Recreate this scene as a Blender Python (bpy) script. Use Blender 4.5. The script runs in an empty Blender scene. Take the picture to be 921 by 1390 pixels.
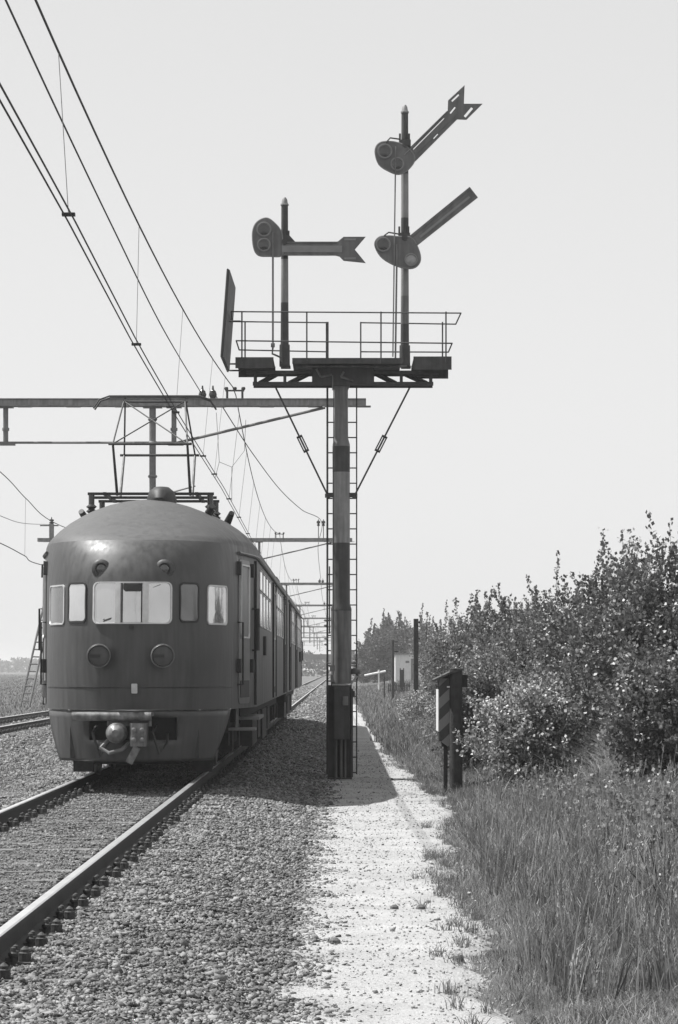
import bpy, math, random
import numpy as np
from mathutils import Vector, Matrix
random.seed(7); rng = np.random.default_rng(7)
R = math.radians
sc = bpy.context.scene
COL = sc.collection
K = 0.9            # depth scale: world y = K * (depth measured with a 4000 px lens)
CAMZ = 1.70
VX, VY = 461.0, 908.0

# ------------------------------------------------------------------ camera, sky, sun, exposure
cam = bpy.data.cameras.new('camera'); camo = bpy.data.objects.new('camera', cam); COL.objects.link(camo)
camo.location = (0, 0, CAMZ); camo.rotation_euler = (R(90), 0, 0)
cam.sensor_fit = 'AUTO'; cam.sensor_width = 36.0
cam.lens = 3600.0/1390.0*36.0
cam.shift_y = (VY-695.0)/1390.0; cam.shift_x = -(VX-460.5)/1390.0
cam.clip_start = 0.5; cam.clip_end = 9000
sc.camera = camo
SUN_EL = 60.0
w = bpy.data.worlds.new('World'); sc.world = w; w.use_nodes = True
nt = w.node_tree; nt.nodes.clear()
sky = nt.nodes.new('ShaderNodeTexSky'); sky.sky_type = 'NISHITA'; sky.sun_disc = False
sky.sun_elevation = R(SUN_EL); sky.sun_rotation = R(270); sky.air_density = 1.0; sky.dust_density = 0.0; sky.ozone_density = 1.0
sep = nt.nodes.new('ShaderNodeSeparateColor')          # blue-sensitive plate: the blue record of the sky
bg = nt.nodes.new('ShaderNodeBackground'); bg.inputs['Strength'].default_value = 0.086
wo = nt.nodes.new('ShaderNodeOutputWorld')
pw = nt.nodes.new('ShaderNodeMath'); pw.operation = 'POWER'; pw.inputs[1].default_value = 0.35
ml = nt.nodes.new('ShaderNodeMath'); ml.operation = 'MULTIPLY'; ml.inputs[1].default_value = 3.3
nt.links.new(sky.outputs['Color'], sep.inputs['Color']); nt.links.new(sep.outputs['Blue'], pw.inputs[0])
nt.links.new(pw.outputs[0], ml.inputs[0]); nt.links.new(ml.outputs[0], bg.inputs['Color'])
nt.links.new(bg.outputs['Background'], wo.inputs['Surface'])
sl = bpy.data.lights.new('sun', 'SUN'); sl.energy = 5.0; sl.angle = R(0.55); sl.color = (1, 0.995, 0.985)
so = bpy.data.objects.new('sun', sl); COL.objects.link(so)
so.rotation_euler = Vector((math.cos(R(SUN_EL)), -0.12, -math.sin(R(SUN_EL)))).to_track_quat('-Z', 'Y').to_euler()
so.location = (-20, 20, 40)
sc.view_settings.view_transform = 'Standard'; sc.view_settings.look = 'None'
sc.view_settings.exposure = 0.6; sc.view_settings.gamma = 1.0; sc.view_settings.use_curve_mapping = False
sc.cycles.max_bounces = 5; sc.cycles.diffuse_bounces = 3; sc.cycles.transmission_bounces = 3; sc.cycles.transparent_max_bounces = 6
sc.cycles.volume_bounces = 0

# ------------------------------------------------------------------ helpers
def P(px, py, D):
    """pixel of the photograph at depth D -> world point"""
    return Vector(((px-VX)*D/4000.0, K*D, CAMZ+(VY-py)*D/4000.0))

def mat(name, col, rough=0.8, metal=0.0, var=0.15, scale=8.0, bump=0.0, bscale=40.0, island=0.0, trans=0.0, spec=0.5, coat=0.0, col2=None):
    m = bpy.data.materials.new(name); m.use_nodes = True
    n = m.node_tree; b = n.nodes['Principled BSDF']; L = n.links
    b.inputs['Roughness'].default_value = rough; b.inputs['Metallic'].default_value = metal
    b.inputs['Specular IOR Level'].default_value = spec
    b.inputs['Coat Weight'].default_value = coat
    tc = n.nodes.new('ShaderNodeTexCoord')
    nz = n.nodes.new('ShaderNodeTexNoise'); nz.inputs['Scale'].default_value = scale; nz.inputs['Detail'].default_value = 6; nz.inputs['Roughness'].default_value = 0.6
    L.new(tc.outputs['Object'], nz.inputs['Vector'])
    mr = n.nodes.new('ShaderNodeMapRange'); mr.inputs['From Min'].default_value = 0.3; mr.inputs['From Max'].default_value = 0.7
    lo = col*(1-var); hi = col*(1+var)
    if col2 is not None: lo, hi = col, col2
    mr.inputs['To Min'].default_value = lo; mr.inputs['To Max'].default_value = hi
    L.new(nz.outputs['Fac'], mr.inputs['Value'])
    out = mr.outputs['Result']
    if island > 0:
        g = n.nodes.new('ShaderNodeNewGeometry')
        m2 = n.nodes.new('ShaderNodeMapRange'); m2.inputs['To Min'].default_value = 1-island; m2.inputs['To Max'].default_value = 1+island
        L.new(g.outputs['Random Per Island'], m2.inputs['Value'])
        mu = n.nodes.new('ShaderNodeMath'); mu.operation = 'MULTIPLY'
        L.new(out, mu.inputs[0]); L.new(m2.outputs['Result'], mu.inputs[1]); out = mu.outputs[0]
    L.new(out, b.inputs['Base Color'])
    if bump > 0:
        n2 = n.nodes.new('ShaderNodeTexNoise'); n2.inputs['Scale'].default_value = bscale; n2.inputs['Detail'].default_value = 5
        L.new(tc.outputs['Object'], n2.inputs['Vector'])
        bp = n.nodes.new('ShaderNodeBump'); bp.inputs['Strength'].default_value = bump; bp.inputs['Distance'].default_value = 0.02
        L.new(n2.outputs['Fac'], bp.inputs['Height']); L.new(bp.outputs['Normal'], b.inputs['Normal'])
    if trans > 0:
        t = n.nodes.new('ShaderNodeBsdfTranslucent'); L.new(out, t.inputs['Color'])
        mx = n.nodes.new('ShaderNodeMixShader'); mx.inputs[0].default_value = trans
        o = n.nodes['Material Output']
        L.new(b.outputs[0], mx.inputs[1]); L.new(t.outputs[0], mx.inputs[2]); L.new(mx.outputs[0], o.inputs['Surface'])
    return m

M = {}
M['steel_dark'] = mat('dark painted steel', 0.045, 0.55, 0, 0.3, 6, 0.1)
M['steel_mid'] = mat('grey painted steel', 0.13, 0.5, 0, 0.2, 4, 0.08)
M['steel_light'] = mat('pale painted steel', 0.21, 0.5, 0, 0.18, 5, 0.08)
M['galv'] = mat('galvanised steel', 0.24, 0.55, 0.3, 0.2, 5, 0.06)
M['galv_dark'] = mat('weathered galvanised steel', 0.16, 0.6, 0.2, 0.25, 5, 0.06)
M['arm'] = mat('signal arm enamel', 0.09, 0.35, 0, 0.2, 6, 0.05, coat=0.3)
M['arm_pale'] = mat('pale signal enamel', 0.19, 0.35, 0, 0.15, 6)
M['lens'] = mat('coloured signal glass', 0.015, 0.12, 0, 0.2, 20, coat=1.0)
M['lens_pale'] = mat('clear signal glass', 0.22, 0.12, 0, 0.2, 20, coat=1.0)
M['wire'] = mat('oxidised wire', 0.03, 0.6, 0.3, 0.1)
M['thinwire'] = mat('thin dropper wire', 0.2, 0.6, 0.2, 0.1)
M['porcelain'] = mat('brown insulator porcelain', 0.04, 0.2, 0, 0.2)
M['train'] = mat('train enamel paint', 0.052, 0.46, 0, 0.18, 1.3, 0.02, 90)
M['train_side'] = mat('train door paint', 0.1, 0.35, 0, 0.16, 1.6, 0.04, 60)
M['train_roof'] = mat('train roof paint', 0.068, 0.55, 0, 0.14, 1.6, 0.05, 60)
M['train_dark'] = mat('train black parts', 0.02, 0.6, 0, 0.3)
M['train_trim'] = mat('train aluminium trim', 0.5, 0.4, 0.4, 0.15)
M['under'] = mat('grimy underframe', 0.028, 0.8, 0, 0.4, 12, 0.3)
M['wheel'] = mat('wheel steel', 0.12, 0.45, 0.6, 0.3)
M['beam_pale'] = mat('worn coupler metal', 0.14, 0.5, 0.3, 0.5, 9, 0.1)
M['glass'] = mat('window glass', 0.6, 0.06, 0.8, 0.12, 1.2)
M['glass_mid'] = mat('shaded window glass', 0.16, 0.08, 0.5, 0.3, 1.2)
M['glass_sky_tone'] = mat('window glass with painted sky brightness', 0.6, 0.2, 0, 0.15, 1.5, coat=1.0)  # pale diffuse colour stands in for bright sky seen through the cab
M['glass_dark'] = mat('dark window glass', 0.05, 0.05, 0, 0.3, 2.0, coat=1)
M['rail_side'] = mat('rusty rail flank', 0.02, 0.75, 0, 0.3, 15, 0.1)
M['rail_top'] = mat('polished rail head', 0.8, 0.33, 0.9, 0.12, 3)
M['chair'] = mat('rusty rail fastening', 0.04, 0.75, 0, 0.35, 20, 0.2, island=0.2)
M['sleeper'] = mat('weathered sleeper wood', 0.14, 0.95, 0, 0.35, 9, 0.5, 30)
M['wood_dark'] = mat('creosoted post wood', 0.03, 0.85, 0, 0.35, 10, 0.3, 30)
M['white'] = mat('white paint', 0.72, 0.6, 0, 0.08, 6)
M['leaf'] = mat('green leaves', 0.16, 0.45, 0, 0.25, 1.2, island=0.55, trans=0.35)
M['leaf_dark'] = mat('dark green leaves', 0.125, 0.42, 0, 0.3, 1.2, island=0.5, trans=0.3)
M['leaf_pale'] = mat('pale green leaves', 0.22, 0.45, 0, 0.3, 1.5, island=0.5, trans=0.35)
M['leaf_far'] = mat('distant tree leaves', 0.1, 0.6, 0, 0.3, 0.5, island=0.5, trans=0.3)
M['blossom'] = mat('white blossom', 0.6, 0.8, 0, 0.1, 3, island=0.2, trans=0.3)
M['bark'] = mat('bark', 0.06, 0.9, 0, 0.3, 12, 0.3)
M['grass'] = mat('grass blades', 0.165, 0.5, 0, 0.5, 1.1, island=0.85, trans=0.4)
M['grass_dry'] = mat('dry grass blades', 0.33, 0.6, 0, 0.3, 0.9, island=0.4, trans=0.35)
M['stone'] = mat('crushed ballast stone', 0.155, 0.9, 0, 0.3, 1.1, 0.4, 60, island=0.7)
M['pebble'] = mat('dark pebble', 0.1, 0.9, 0, 0.25, 3, 0.4, 60, island=0.5)
M['brick_pale'] = mat('whitewashed wall', 0.6, 0.85, 0, 0.1, 2)

def streaks(m, amt):
    n = m.node_tree; L = n.links; b = n.nodes['Principled BSDF']; src = b.inputs['Base Color'].links[0].from_socket
    tc = n.nodes.new('ShaderNodeTexCoord'); mp = n.nodes.new('ShaderNodeMapping'); mp.inputs['Scale'].default_value = (9, 9, .8); L.new(tc.outputs['Object'], mp.inputs[0])
    z = n.nodes.new('ShaderNodeTexNoise'); z.inputs['Scale'].default_value = 1.6; z.inputs['Detail'].default_value = 7; L.new(mp.outputs[0], z.inputs['Vector'])
    mr = n.nodes.new('ShaderNodeMapRange'); mr.inputs['From Min'].default_value = .35; mr.inputs['From Max'].default_value = .68; mr.inputs['To Min'].default_value = 1-amt; mr.inputs['To Max'].default_value = 1+amt; L.new(z.outputs['Fac'], mr.inputs['Value'])
    mu = n.nodes.new('ShaderNodeMath'); mu.operation = 'MULTIPLY'; L.new(src, mu.inputs[0]); L.new(mr.outputs['Result'], mu.inputs[1]); L.new(mu.outputs[0], b.inputs['Base Color'])
    r2 = n.nodes.new('ShaderNodeMapRange'); r2.inputs['From Min'].default_value = .3; r2.inputs['From Max'].default_value = .7; r0 = b.inputs['Roughness'].default_value; r2.inputs['To Min'].default_value = r0*.85; r2.inputs['To Max'].default_value = r0*1.3; L.new(z.outputs['Fac'], r2.inputs['Value']); L.new(r2.outputs['Result'], b.inputs['Roughness'])
STREAK = (('train', .22), ('train_side', .25), ('train_roof', .1), ('steel_mid', .35), ('steel_light', .3), ('steel_dark', .35), ('arm', .3), ('galv', .25), ('wood_dark', .4), ('brick_pale', .12), ('beam_pale', .35))
def ground_mat(name, c0, c1, speck, scale=3.0, fine=60.0, bump=0.6):
    m = bpy.data.materials.new(name); m.use_nodes = True
    n = m.node_tree; b = n.nodes['Principled BSDF']; L = n.links
    b.inputs['Roughness'].default_value = 0.95; b.inputs['Specular IOR Level'].default_value = 0.2
    tc = n.nodes.new('ShaderNodeTexCoord')
    def noise(s, d=8, r=0.65):
        z = n.nodes.new('ShaderNodeTexNoise'); z.inputs['Scale'].default_value = s; z.inputs['Detail'].default_value = d; z.inputs['Roughness'].default_value = r
        L.new(tc.outputs['Object'], z.inputs['Vector']); return z.outputs['Fac']
    def rng_(v, a, b2, c, d):
        r = n.nodes.new('ShaderNodeMapRange'); r.inputs['From Min'].default_value = a; r.inputs['From Max'].default_value = b2
        r.inputs['To Min'].default_value = c; r.inputs['To Max'].default_value = d; L.new(v, r.inputs['Value']); return r.outputs['Result']
    big = rng_(noise(scale*0.25), 0.3, 0.7, c0, c1)
    fin = rng_(noise(fine), 0.32, 0.68, 0.72, 1.28)
    sp = rng_(noise(fine*0.45, 3, 0.5), 0.62, 0.70, 1.0, speck)
    m1 = n.nodes.new('ShaderNodeMath'); m1.operation = 'MULTIPLY'; L.new(big, m1.inputs[0]); L.new(fin, m1.inputs[1])
    m2 = n.nodes.new('ShaderNodeMath'); m2.operation = 'MULTIPLY'; L.new(m1.outputs[0], m2.inputs[0]); L.new(sp, m2.inputs[1])
    L.new(m2.outputs[0], b.inputs['Base Color'])
    bp = n.nodes.new('ShaderNodeBump'); bp.inputs['Strength'].default_value = bump; bp.inputs['Distance'].default_value = 0.03
    L.new(noise(fine*0.6), bp.inputs['Height']); L.new(bp.outputs['Normal'], b.inputs['Normal'])
    return m
M['soil'] = ground_mat('grassy soil', 0.06, 0.12, 0.6, 2.0, 30)
M['ballast'] = ground_mat('ballast bed', 0.10, 0.15, 0.5, 2.0, 45, 1.0)
M['path'] = ground_mat('pale sandy path', 0.28, 0.42, 0.5, 5.0, 75, 0.7)

for k_, a_ in STREAK: streaks(M[k_], a_)
ORG = {}     # world origin of every root / part
def org(o): return ORG.get(o.name, Vector((0, 0, 0))) if o else Vector((0, 0, 0))
def tag(o, label=None, cat=None, group=None, kind=None):
    if label: o['label'] = label
    if cat: o['category'] = cat
    if group: o['group'] = group
    if kind: o['kind'] = kind
    return o
def thing(name, loc, label, cat, group=None):
    o = bpy.data.objects.new(name, None); COL.objects.link(o); o.location = loc; o.empty_display_size = 0.2
    ORG[o.name] = Vector(loc); return tag(o, label, cat, group)

class MB:
    def __init__(s): s.v = []; s.f = []
    def add(s, vs, fs):
        k = len(s.v); s.v += [tuple(p) for p in vs]; s.f += [tuple(i+k for i in f) for f in fs]; return s
    def box(s, x0, x1, y0, y1, z0, z1, mtx=None):
        vs = [Vector((x, y, z)) for z in (z0, z1) for y in (y0, y1) for x in (x0, x1)]
        if mtx: vs = [mtx @ v for v in vs]
        return s.add(vs, [(0, 2, 3, 1), (4, 5, 7, 6), (0, 1, 5, 4), (2, 6, 7, 3), (0, 4, 6, 2), (1, 3, 7, 5)])
    def cbox(s, x0, x1, y0, y1, z0, z1, c=0.01):
        # chamfered along vertical edges
        poly = [(x0+c, y0), (x1-c, y0), (x1, y0+c), (x1, y1-c), (x1-c, y1), (x0+c, y1), (x0, y1-c), (x0, y0+c)]
        n = 8; vs = [(x, y, z0) for x, y in poly]+[(x, y, z1) for x, y in poly]
        return s.add(vs, [tuple(range(n))[::-1], tuple(range(n, 2*n))]+[(i, (i+1) % n, n+(i+1) % n, n+i) for i in range(n)])
    def tube(s, a, b, r, seg=8, r2=None, caps=True):
        a = Vector(a); b = Vector(b); r2 = r if r2 is None else r2
        d = (b-a); 
        if d.length < 1e-6: return s
        d.normalize(); u = d.cross(Vector((0, 0, 1)) if abs(d.z) < 0.9 else Vector((1, 0, 0))).normalized(); w_ = d.cross(u)
        vs = []
        for p, rr in ((a, r), (b, r2)):
            for i in range(seg):
                t = 2*math.pi*i/seg; vs.append(p+u*(rr*math.cos(t))+w_*(rr*math.sin(t)))
        fs = [(i, (i+1) % seg, seg+(i+1) % seg, seg+i) for i in range(seg)]
        if caps: fs += [tuple(range(seg))[::-1], tuple(range(seg, 2*seg))]
        return s.add(vs, fs)
    def path(s, pts, r, seg=8):
        pts = [Vector(p) for p in pts]; n = len(pts); vs = []; u = None
        for k, p in enumerate(pts):
            d = (pts[min(k+1, n-1)]-pts[max(k-1, 0)]).normalized()
            if u is None: u = d.cross(Vector((0, 0, 1)) if abs(d.z) < 0.9 else Vector((1, 0, 0))).normalized()
            else: u = (u-d*u.dot(d)).normalized()
            w_ = d.cross(u)
            for i in range(seg):
                t = 2*math.pi*i/seg; vs.append(p+u*(r*math.cos(t))+w_*(r*math.sin(t)))
        fs = [(k*seg+i, k*seg+(i+1) % seg, (k+1)*seg+(i+1) % seg, (k+1)*seg+i) for k in range(n-1) for i in range(seg)]
        fs += [tuple(range(seg))[::-1], tuple(range((n-1)*seg, n*seg))]
        return s.add(vs, fs)
    def lathe(s, prof, o, axis='z', seg=24):
        o = Vector(o); vs = []
        for (r, h) in prof:
            for i in range(seg):
                t = 2*math.pi*i/seg; c, q = r*math.cos(t), r*math.sin(t)
                vs.append(o+(Vector((c, q, h)) if axis == 'z' else Vector((c, -h, q)) if axis == 'y' else Vector((h, c, q))))
        n = len(prof)
        fs = [(k*seg+i, k*seg+(i+1) % seg, (k+1)*seg+(i+1) % seg, (k+1)*seg+i) for k in range(n-1) for i in range(seg)]
        fs += [tuple(range(seg))[::-1], tuple(range((n-1)*seg, n*seg))]
        return s.add(vs, fs)
    def prism(s, poly, y0, y1, bev=0.0):
        """poly of (x, z); y0 is the camera side"""
        a = sum(poly[i][0]*poly[(i+1) % len(poly)][1]-poly[(i+1) % len(poly)][0]*poly[i][1] for i in range(len(poly)))
        if a < 0: poly = poly[::-1]
        n = len(poly)
        if bev > 0:
            cx = sum(p[0] for p in poly)/n; cz = sum(p[1] for p in poly)/n
            def inset(p):
                d = Vector((cx-p[0], cz-p[1])); d.normalize(); return (p[0]+d.x*bev, p[1]+d.y*bev)
            rings = [([inset(p) for p in poly], y0), (poly, y0+bev), (poly, y1)]
        else: rings = [(poly, y0), (poly, y1)]
        vs = [(x, y, z) for pl, y in rings for x, z in pl]
        fs = [tuple(range(n)), tuple(range((len(rings)-1)*n, len(rings)*n))[::-1]]
        for k in range(len(rings)-1):
            fs += [(k*n+i, (k+1)*n+i, (k+1)*n+(i+1) % n, k*n+(i+1) % n) for i in range(n)]
        return s.add(vs, fs)
    def build(s, name, m, parent=None, smooth=False, label=None):
        o0 = org(parent)
        me = bpy.data.meshes.new(name)
        me.from_pydata([(x-o0.x, y-o0.y, z-o0.z) for x, y, z in s.v], [], s.f)
        me.materials.append(M[m] if isinstance(m, str) else m)
        o = bpy.data.objects.new(name, me); COL.objects.link(o)
        if smooth:
            for p in me.polygons: p.use_smooth = True
            try:
                me.set_sharp_from_angle(angle=R(38))
            except Exception: pass
        if parent: o.parent = parent
        ORG[o.name] = o0
        if label: o['label'] = label
        return o

def np_mesh(name, V, F, m, parent=None, o0=None, smooth=False):
    """V (n,3) F (m,k) all same arity"""
    me = bpy.data.meshes.new(name); V = np.asarray(V, dtype=np.float32)
    if o0 is not None: V = V-np.array(o0, dtype=np.float32)
    k = F.shape[1]
    me.vertices.add(len(V)); me.vertices.foreach_set('co', V.ravel())
    me.loops.add(F.size); me.loops.foreach_set('vertex_index', F.astype(np.int32).ravel())
    me.polygons.add(len(F)); me.polygons.foreach_set('loop_start', (np.arange(len(F))*k).astype(np.int32))
    try: me.polygons.foreach_set('loop_total', np.full(len(F), k, dtype=np.int32))
    except Exception: pass
    if smooth: me.polygons.foreach_set('use_smooth', np.ones(len(F), dtype=bool))
    me.update(calc_edges=True); me.validate()
    me.materials.append(M[m] if isinstance(m, str) else m)
    o = bpy.data.objects.new(name, me); COL.objects.link(o)
    if parent: o.parent = parent
    return o

def children(o): return [c for c in COL.objects if c.parent == o]
def copy_tree(o, parent=None):
    c = o.copy(); COL.objects.link(c); c.parent = parent
    for ch in children(o): copy_tree(ch, c)
    return c

def vnoise(x, y, s, seed=0):
    """cheap smooth noise -1..1"""
    return (np.sin(x*s*1.7+seed*1.3+1.9*np.sin(y*s*1.1+seed))+np.sin(y*s*2.3+seed*2.1+1.7*np.sin(x*s*0.9+seed*.7)))*0.5

# ------------------------------------------------------------------ ground
XT, GA = -2.55, 1.507           # near track centre, rail spacing
XT2 = -8.92
RT = 0.31                       # rail top
_fr = np.random.default_rng(3); _FQ = [(f_, _fr.uniform(0, 6.28), .05/f_**.55) for f_ in (.7, 1.3, 2.1, 3.7, 5.9, 9.1, 14, 22, 33)]
def edge_path(D):               # right edge of the path
    D = np.asarray(D, dtype=float)
    e = np.interp(D, [8, 14, 17, 20, 27, 30, 34, 40, 46, 52, 60, 75, 95, 130], [.70, .72, .74, .8, .88, 1.05, 1.34, 1.33, 1.2, 1.1, .95, .88, .84, .82])
    for f_, ph, a in _FQ: e = e+a*np.sin(D*f_+ph+.8*np.sin(D*f_*.37))
    return e
def gz(x, D):
    x = np.asarray(x, dtype=float); D = np.asarray(D, dtype=float)
    z = np.interp(x, [-400, -14, -11.3, -10.6, 1.0, 1.6, 3.2, 5.0, 9, 40], [-0.1, -0.1, -0.06, -0.03, -0.03, 0.02, .22, .5, .55, .3])
    return z+0.02*vnoise(x, D, 1.3, 3)*(np.abs(x) > 1.2)
xs = np.concatenate([np.linspace(-3500, -60, 12), np.linspace(-50, -12, 20), np.linspace(-11, 8, 96), np.linspace(9, 50, 20), np.linspace(60, 3500, 12)])
Ds = np.concatenate([np.linspace(-20, 8, 6), np.linspace(9, 60, 180), np.geomspace(61, 8000, 90)])
def grid(name, X, D2, Z, m, kind='structure'):
    ny, nx = X.shape
    V = np.stack([X, D2*K, Z], -1).reshape(-1, 3)
    i = np.arange(ny*nx).reshape(ny, nx)
    F = np.stack([i[:-1, :-1], i[:-1, 1:], i[1:, 1:], i[1:, :-1]], -1).reshape(-1, 4)
    o = np_mesh(name, V, F, m, smooth=True); o['kind'] = kind; return o
X, D2 = np.meshgrid(xs, Ds)
grid('ground', X, D2, gz(X, D2), 'soil')
# path
t = np.linspace(0, 1, 16); Dp = np.concatenate([np.linspace(6, 60, 1100), np.linspace(60.2, 140, 200)])
T, DD = np.meshgrid(t, Dp); XL = -0.95; XR = edge_path(DD)+np.interp(DD, [10, 20, 40], [.16, .12, .06])+.03*np.sin(DD*17)
X = XL+(XR-XL)*T; Z = 0.010+0.004*vnoise(X, DD, 3, 1)+.003*vnoise(X*1.7, DD*.8, 13, 3)+np.maximum(gz(X, DD), 0)-0.05*(T > 0.985)
grid('path', X, DD, Z, 'path')
# ballast bed
def bz(x, D=0):
    z = np.interp(x, [-11.9, -10.7, -7.2, -6.6, -4.7, -4.0, -1.25, -.85, -.35, -.05], [-.2, .13, .13, .05, .05, .15, .15, .10, .02, -.05])
    return z+0.012*vnoise(x, D, 5, 2)+0.008*vnoise(x, D, 11, 5)
xb = np.concatenate([np.linspace(-11.9, -5, 50), np.linspace(-4.9, -.05, 90)]); Db = np.concatenate([np.linspace(6, 70, 420), np.geomspace(70.5, 2500, 60)])
X, D2 = np.meshgrid(xb, Db)
grid('ballast_bed', X, D2, bz(X, D2), 'ballast')

# crushed stones: angular six-faced chips
CUBE = np.array([[x, y, z] for z in (-1, 1) for y in (-1, 1) for x in (-1, 1)], dtype=float)*0.6
CF = np.array([(0, 2, 3, 1), (4, 5, 7, 6), (0, 1, 5, 4), (2, 6, 7, 3), (0, 4, 6, 2), (1, 3, 7, 5)])
def rand_rot(n):
    q = rng.normal(size=(n, 4)); q /= np.linalg.norm(q, axis=1)[:, None]; a, b, c, d = q.T
    return np.stack([1-2*(c*c+d*d), 2*(b*c-a*d), 2*(b*d+a*c), 2*(b*c+a*d), 1-2*(b*b+d*d), 2*(c*d-a*b), 2*(b*d-a*c), 2*(c*d+a*b), 1-2*(b*b+c*c)], -1).reshape(n, 3, 3)
def stones(name, x, D, z, size, m, label, cat):
    n = len(x)
    v = CUBE[None]*rng.uniform(.55, 1.15, (n, 1, 3))+rng.normal(0, .25, (n, 8, 3))
    v = np.einsum('nij,nkj->nki', rand_rot(n), v)*size[:, None, None]*np.array([1, 1, .8])
    v += np.stack([x, D*K, z], -1)[:, None, :]
    F = (CF[None]+(np.arange(n)*8)[:, None, None]).reshape(-1, 4)
    o = np_mesh(name, v.reshape(-1, 3), F, m); return tag(o, label, cat, kind='stuff')
def clear_rails(x, D):
    ok = np.ones(len(x), bool)
    for c in (XT-GA/2, XT+GA/2): ok &= np.abs(x-c) > 0.085
    return ok
n = 780000
D = 10+(70-10)*rng.random(n)**1.7; x = rng.uniform(-6.2, 0.3, n)
dens = np.clip((0.02-x+0.13*vnoise(x, D, 2.2, 8)+.05*vnoise(x, D, 9, 2))/.5, 0.006, 1)
dens = np.where((x > XT-GA/2) & (x < XT+GA/2), .65, dens); dens = np.where(x < -4.3, .5, dens)
ok = (rng.random(n) < dens) & clear_rails(x, D)
x, D = x[ok], D[ok]; sz = rng.gamma(3.0, .0026, len(x))+.0035
sz = np.where((x > XT-GA/2) & (x < XT+GA/2), sz*.7, sz); sz *= np.interp(D, [9, 20, 46, 70], [1, 1, 1.3, 1.7])
stones('ballast', x, D, np.maximum(bz(x, D), 0.004)+sz*.3, sz, 'stone', 'loose grey crushed stone ballast heaped around the near rails and sleepers', 'ballast')
n = 150000
D = 62*(260/62)**rng.random(n); x = rng.uniform(-11.5, -.1, n); sz = rng.gamma(4, .005, n)*np.interp(D, [62, 260], [1, 2.6])
ok = clear_rails(x, D) & (np.abs(np.abs(x-XT2)-GA/2) > .1); x, D, sz = x[ok], D[ok], sz[ok]
stones('ballast', x, D, bz(x, D)+sz*.2, sz, 'stone', 'ballast of both tracks stretching into the distance', 'ballast')
n = 60000
D = rng.uniform(36, 75, n); x = rng.uniform(-11.3, -6.2, n); sz = rng.gamma(4, .0042, n); ok = np.abs(np.abs(x-XT2)-GA/2) > .1; x, D, sz = x[ok], D[ok], sz[ok]
stones('ballast', x, D, bz(x, D)+sz*.2, sz, 'stone', 'ballast of the second track at the left edge', 'ballast')
n = 3500
D = 9+60*rng.random(n)**1.5; x = rng.uniform(-.3, 1.35, n); ok = x < edge_path(D)+.1; x, D = x[ok], D[ok]
sz = rng.gamma(1.6, .0024, len(x))+.0025
stones('gravel', x, D, 0.01+sz*.2, sz, 'pebble', 'small dark grit and pebbles scattered over the pale path', 'gravel')
for (px, py, r, lab) in ((536, 1236, .035, 'left one of the two dark stones lying side by side on the pale path'), (571, 1236, .037, 'right one of the two dark stones lying side by side on the pale path'), (487, 1168, .02, 'small dark stone alone near the ballast edge of the path'), (455, 1283, .04, 'dark stone at the ballast edge lower left of the paired stones'), (585, 1262, .014, 'tiny dark pebble just below the right paired stone, right one'), (567, 1267, .014, 'tiny dark pebble just below the right paired stone, left one'), (533, 1060, .03, 'dark stone in the mast shadow line beside the signal mast')):
    Dq = 1.7*4000/(py-VY); p = P(px, py, Dq); b = MB()
    pts = [Vector((random.uniform(.8, 1.1)*math.cos(a)*math.cos(e), random.uniform(.8, 1.1)*math.sin(a)*math.cos(e), .75*math.sin(e)))*r for e in (-1.2, -.4, .4, 1.2) for a in [k*1.047 for k in range(6)]]
    fs = [(k*6+i, k*6+(i+1) % 6, (k+1)*6+(i+1) % 6, (k+1)*6+i) for k in range(3) for i in range(6)]+[tuple(range(6))[::-1], tuple(range(18, 24))]
    b.add([q+Vector((p.x, p.y, r*.5)) for q in pts], fs)
    o = b.build('stone', 'pebble'); tag(o, lab, 'stone', 'dark stones lying on the path')

n = 12000
D = 9+50*rng.random(n)**1.5; x = rng.uniform(-.3, 1.5, n); ok = x < edge_path(D)+.2; x, D = x[ok], D[ok]
sz = rng.gamma(2, .0022, len(x))+.002
stones('gravel', x, D, 0.012+sz*.2, sz, 'path', 'fine pale grit scattered over the sandy path', 'gravel')
# ------------------------------------------------------------------ track
def rail_obj(xc, y0, y1, label, cat='rail'):
    prof = [(-.062, 0), (.062, 0), (.062, .012), (.012, .03), (.009, .1), (.034, .115), (.034, .14), (.026, .146), (-.026, .146), (-.034, .14), (-.034, .115), (-.009, .1), (-.012, .03), (-.062, .012)]
    z0 = RT-.146; n = len(prof); t_ = thing('rail', (xc, y0, z0), label, cat)
    b = MB(); b.add([(xc+x, y, z0+z) for y in (y0, y1) for x, z in prof], [(i, i+n, (i+1) % n+n, (i+1) % n) for i in range(n)]+[tuple(range(n)), tuple(range(n, 2*n))[::-1]])
    b.build('web_and_foot', 'rail_side', t_)
    b = MB(); b.add([(xc+x, y, RT+z) for y in (y0, y1) for x, z in ((-.033, -.0035), (-.024, .003), (.024, .003), (.033, -.0035))], [(0, 1, 5, 4), (1, 2, 6, 5), (2, 3, 7, 6), (3, 0, 4, 7), (0, 3, 2, 1), (4, 5, 6, 7)])
    b.build('running_surface', 'rail_top', t_)
    return t_
rail_obj(XT-GA/2, 5*K, 2400, 'left rail of the near track, running under the train')
rail_obj(XT+GA/2, 5*K, 2400, 'right rail of the near track, shiny head, widest at the bottom left')
rail_obj(XT2-GA/2, 30*K, 2400, 'farther left rail of the second track at the left edge')
rail_obj(XT2+GA/2, 30*K, 2400, 'nearer right rail of the second track at the left edge')
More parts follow.
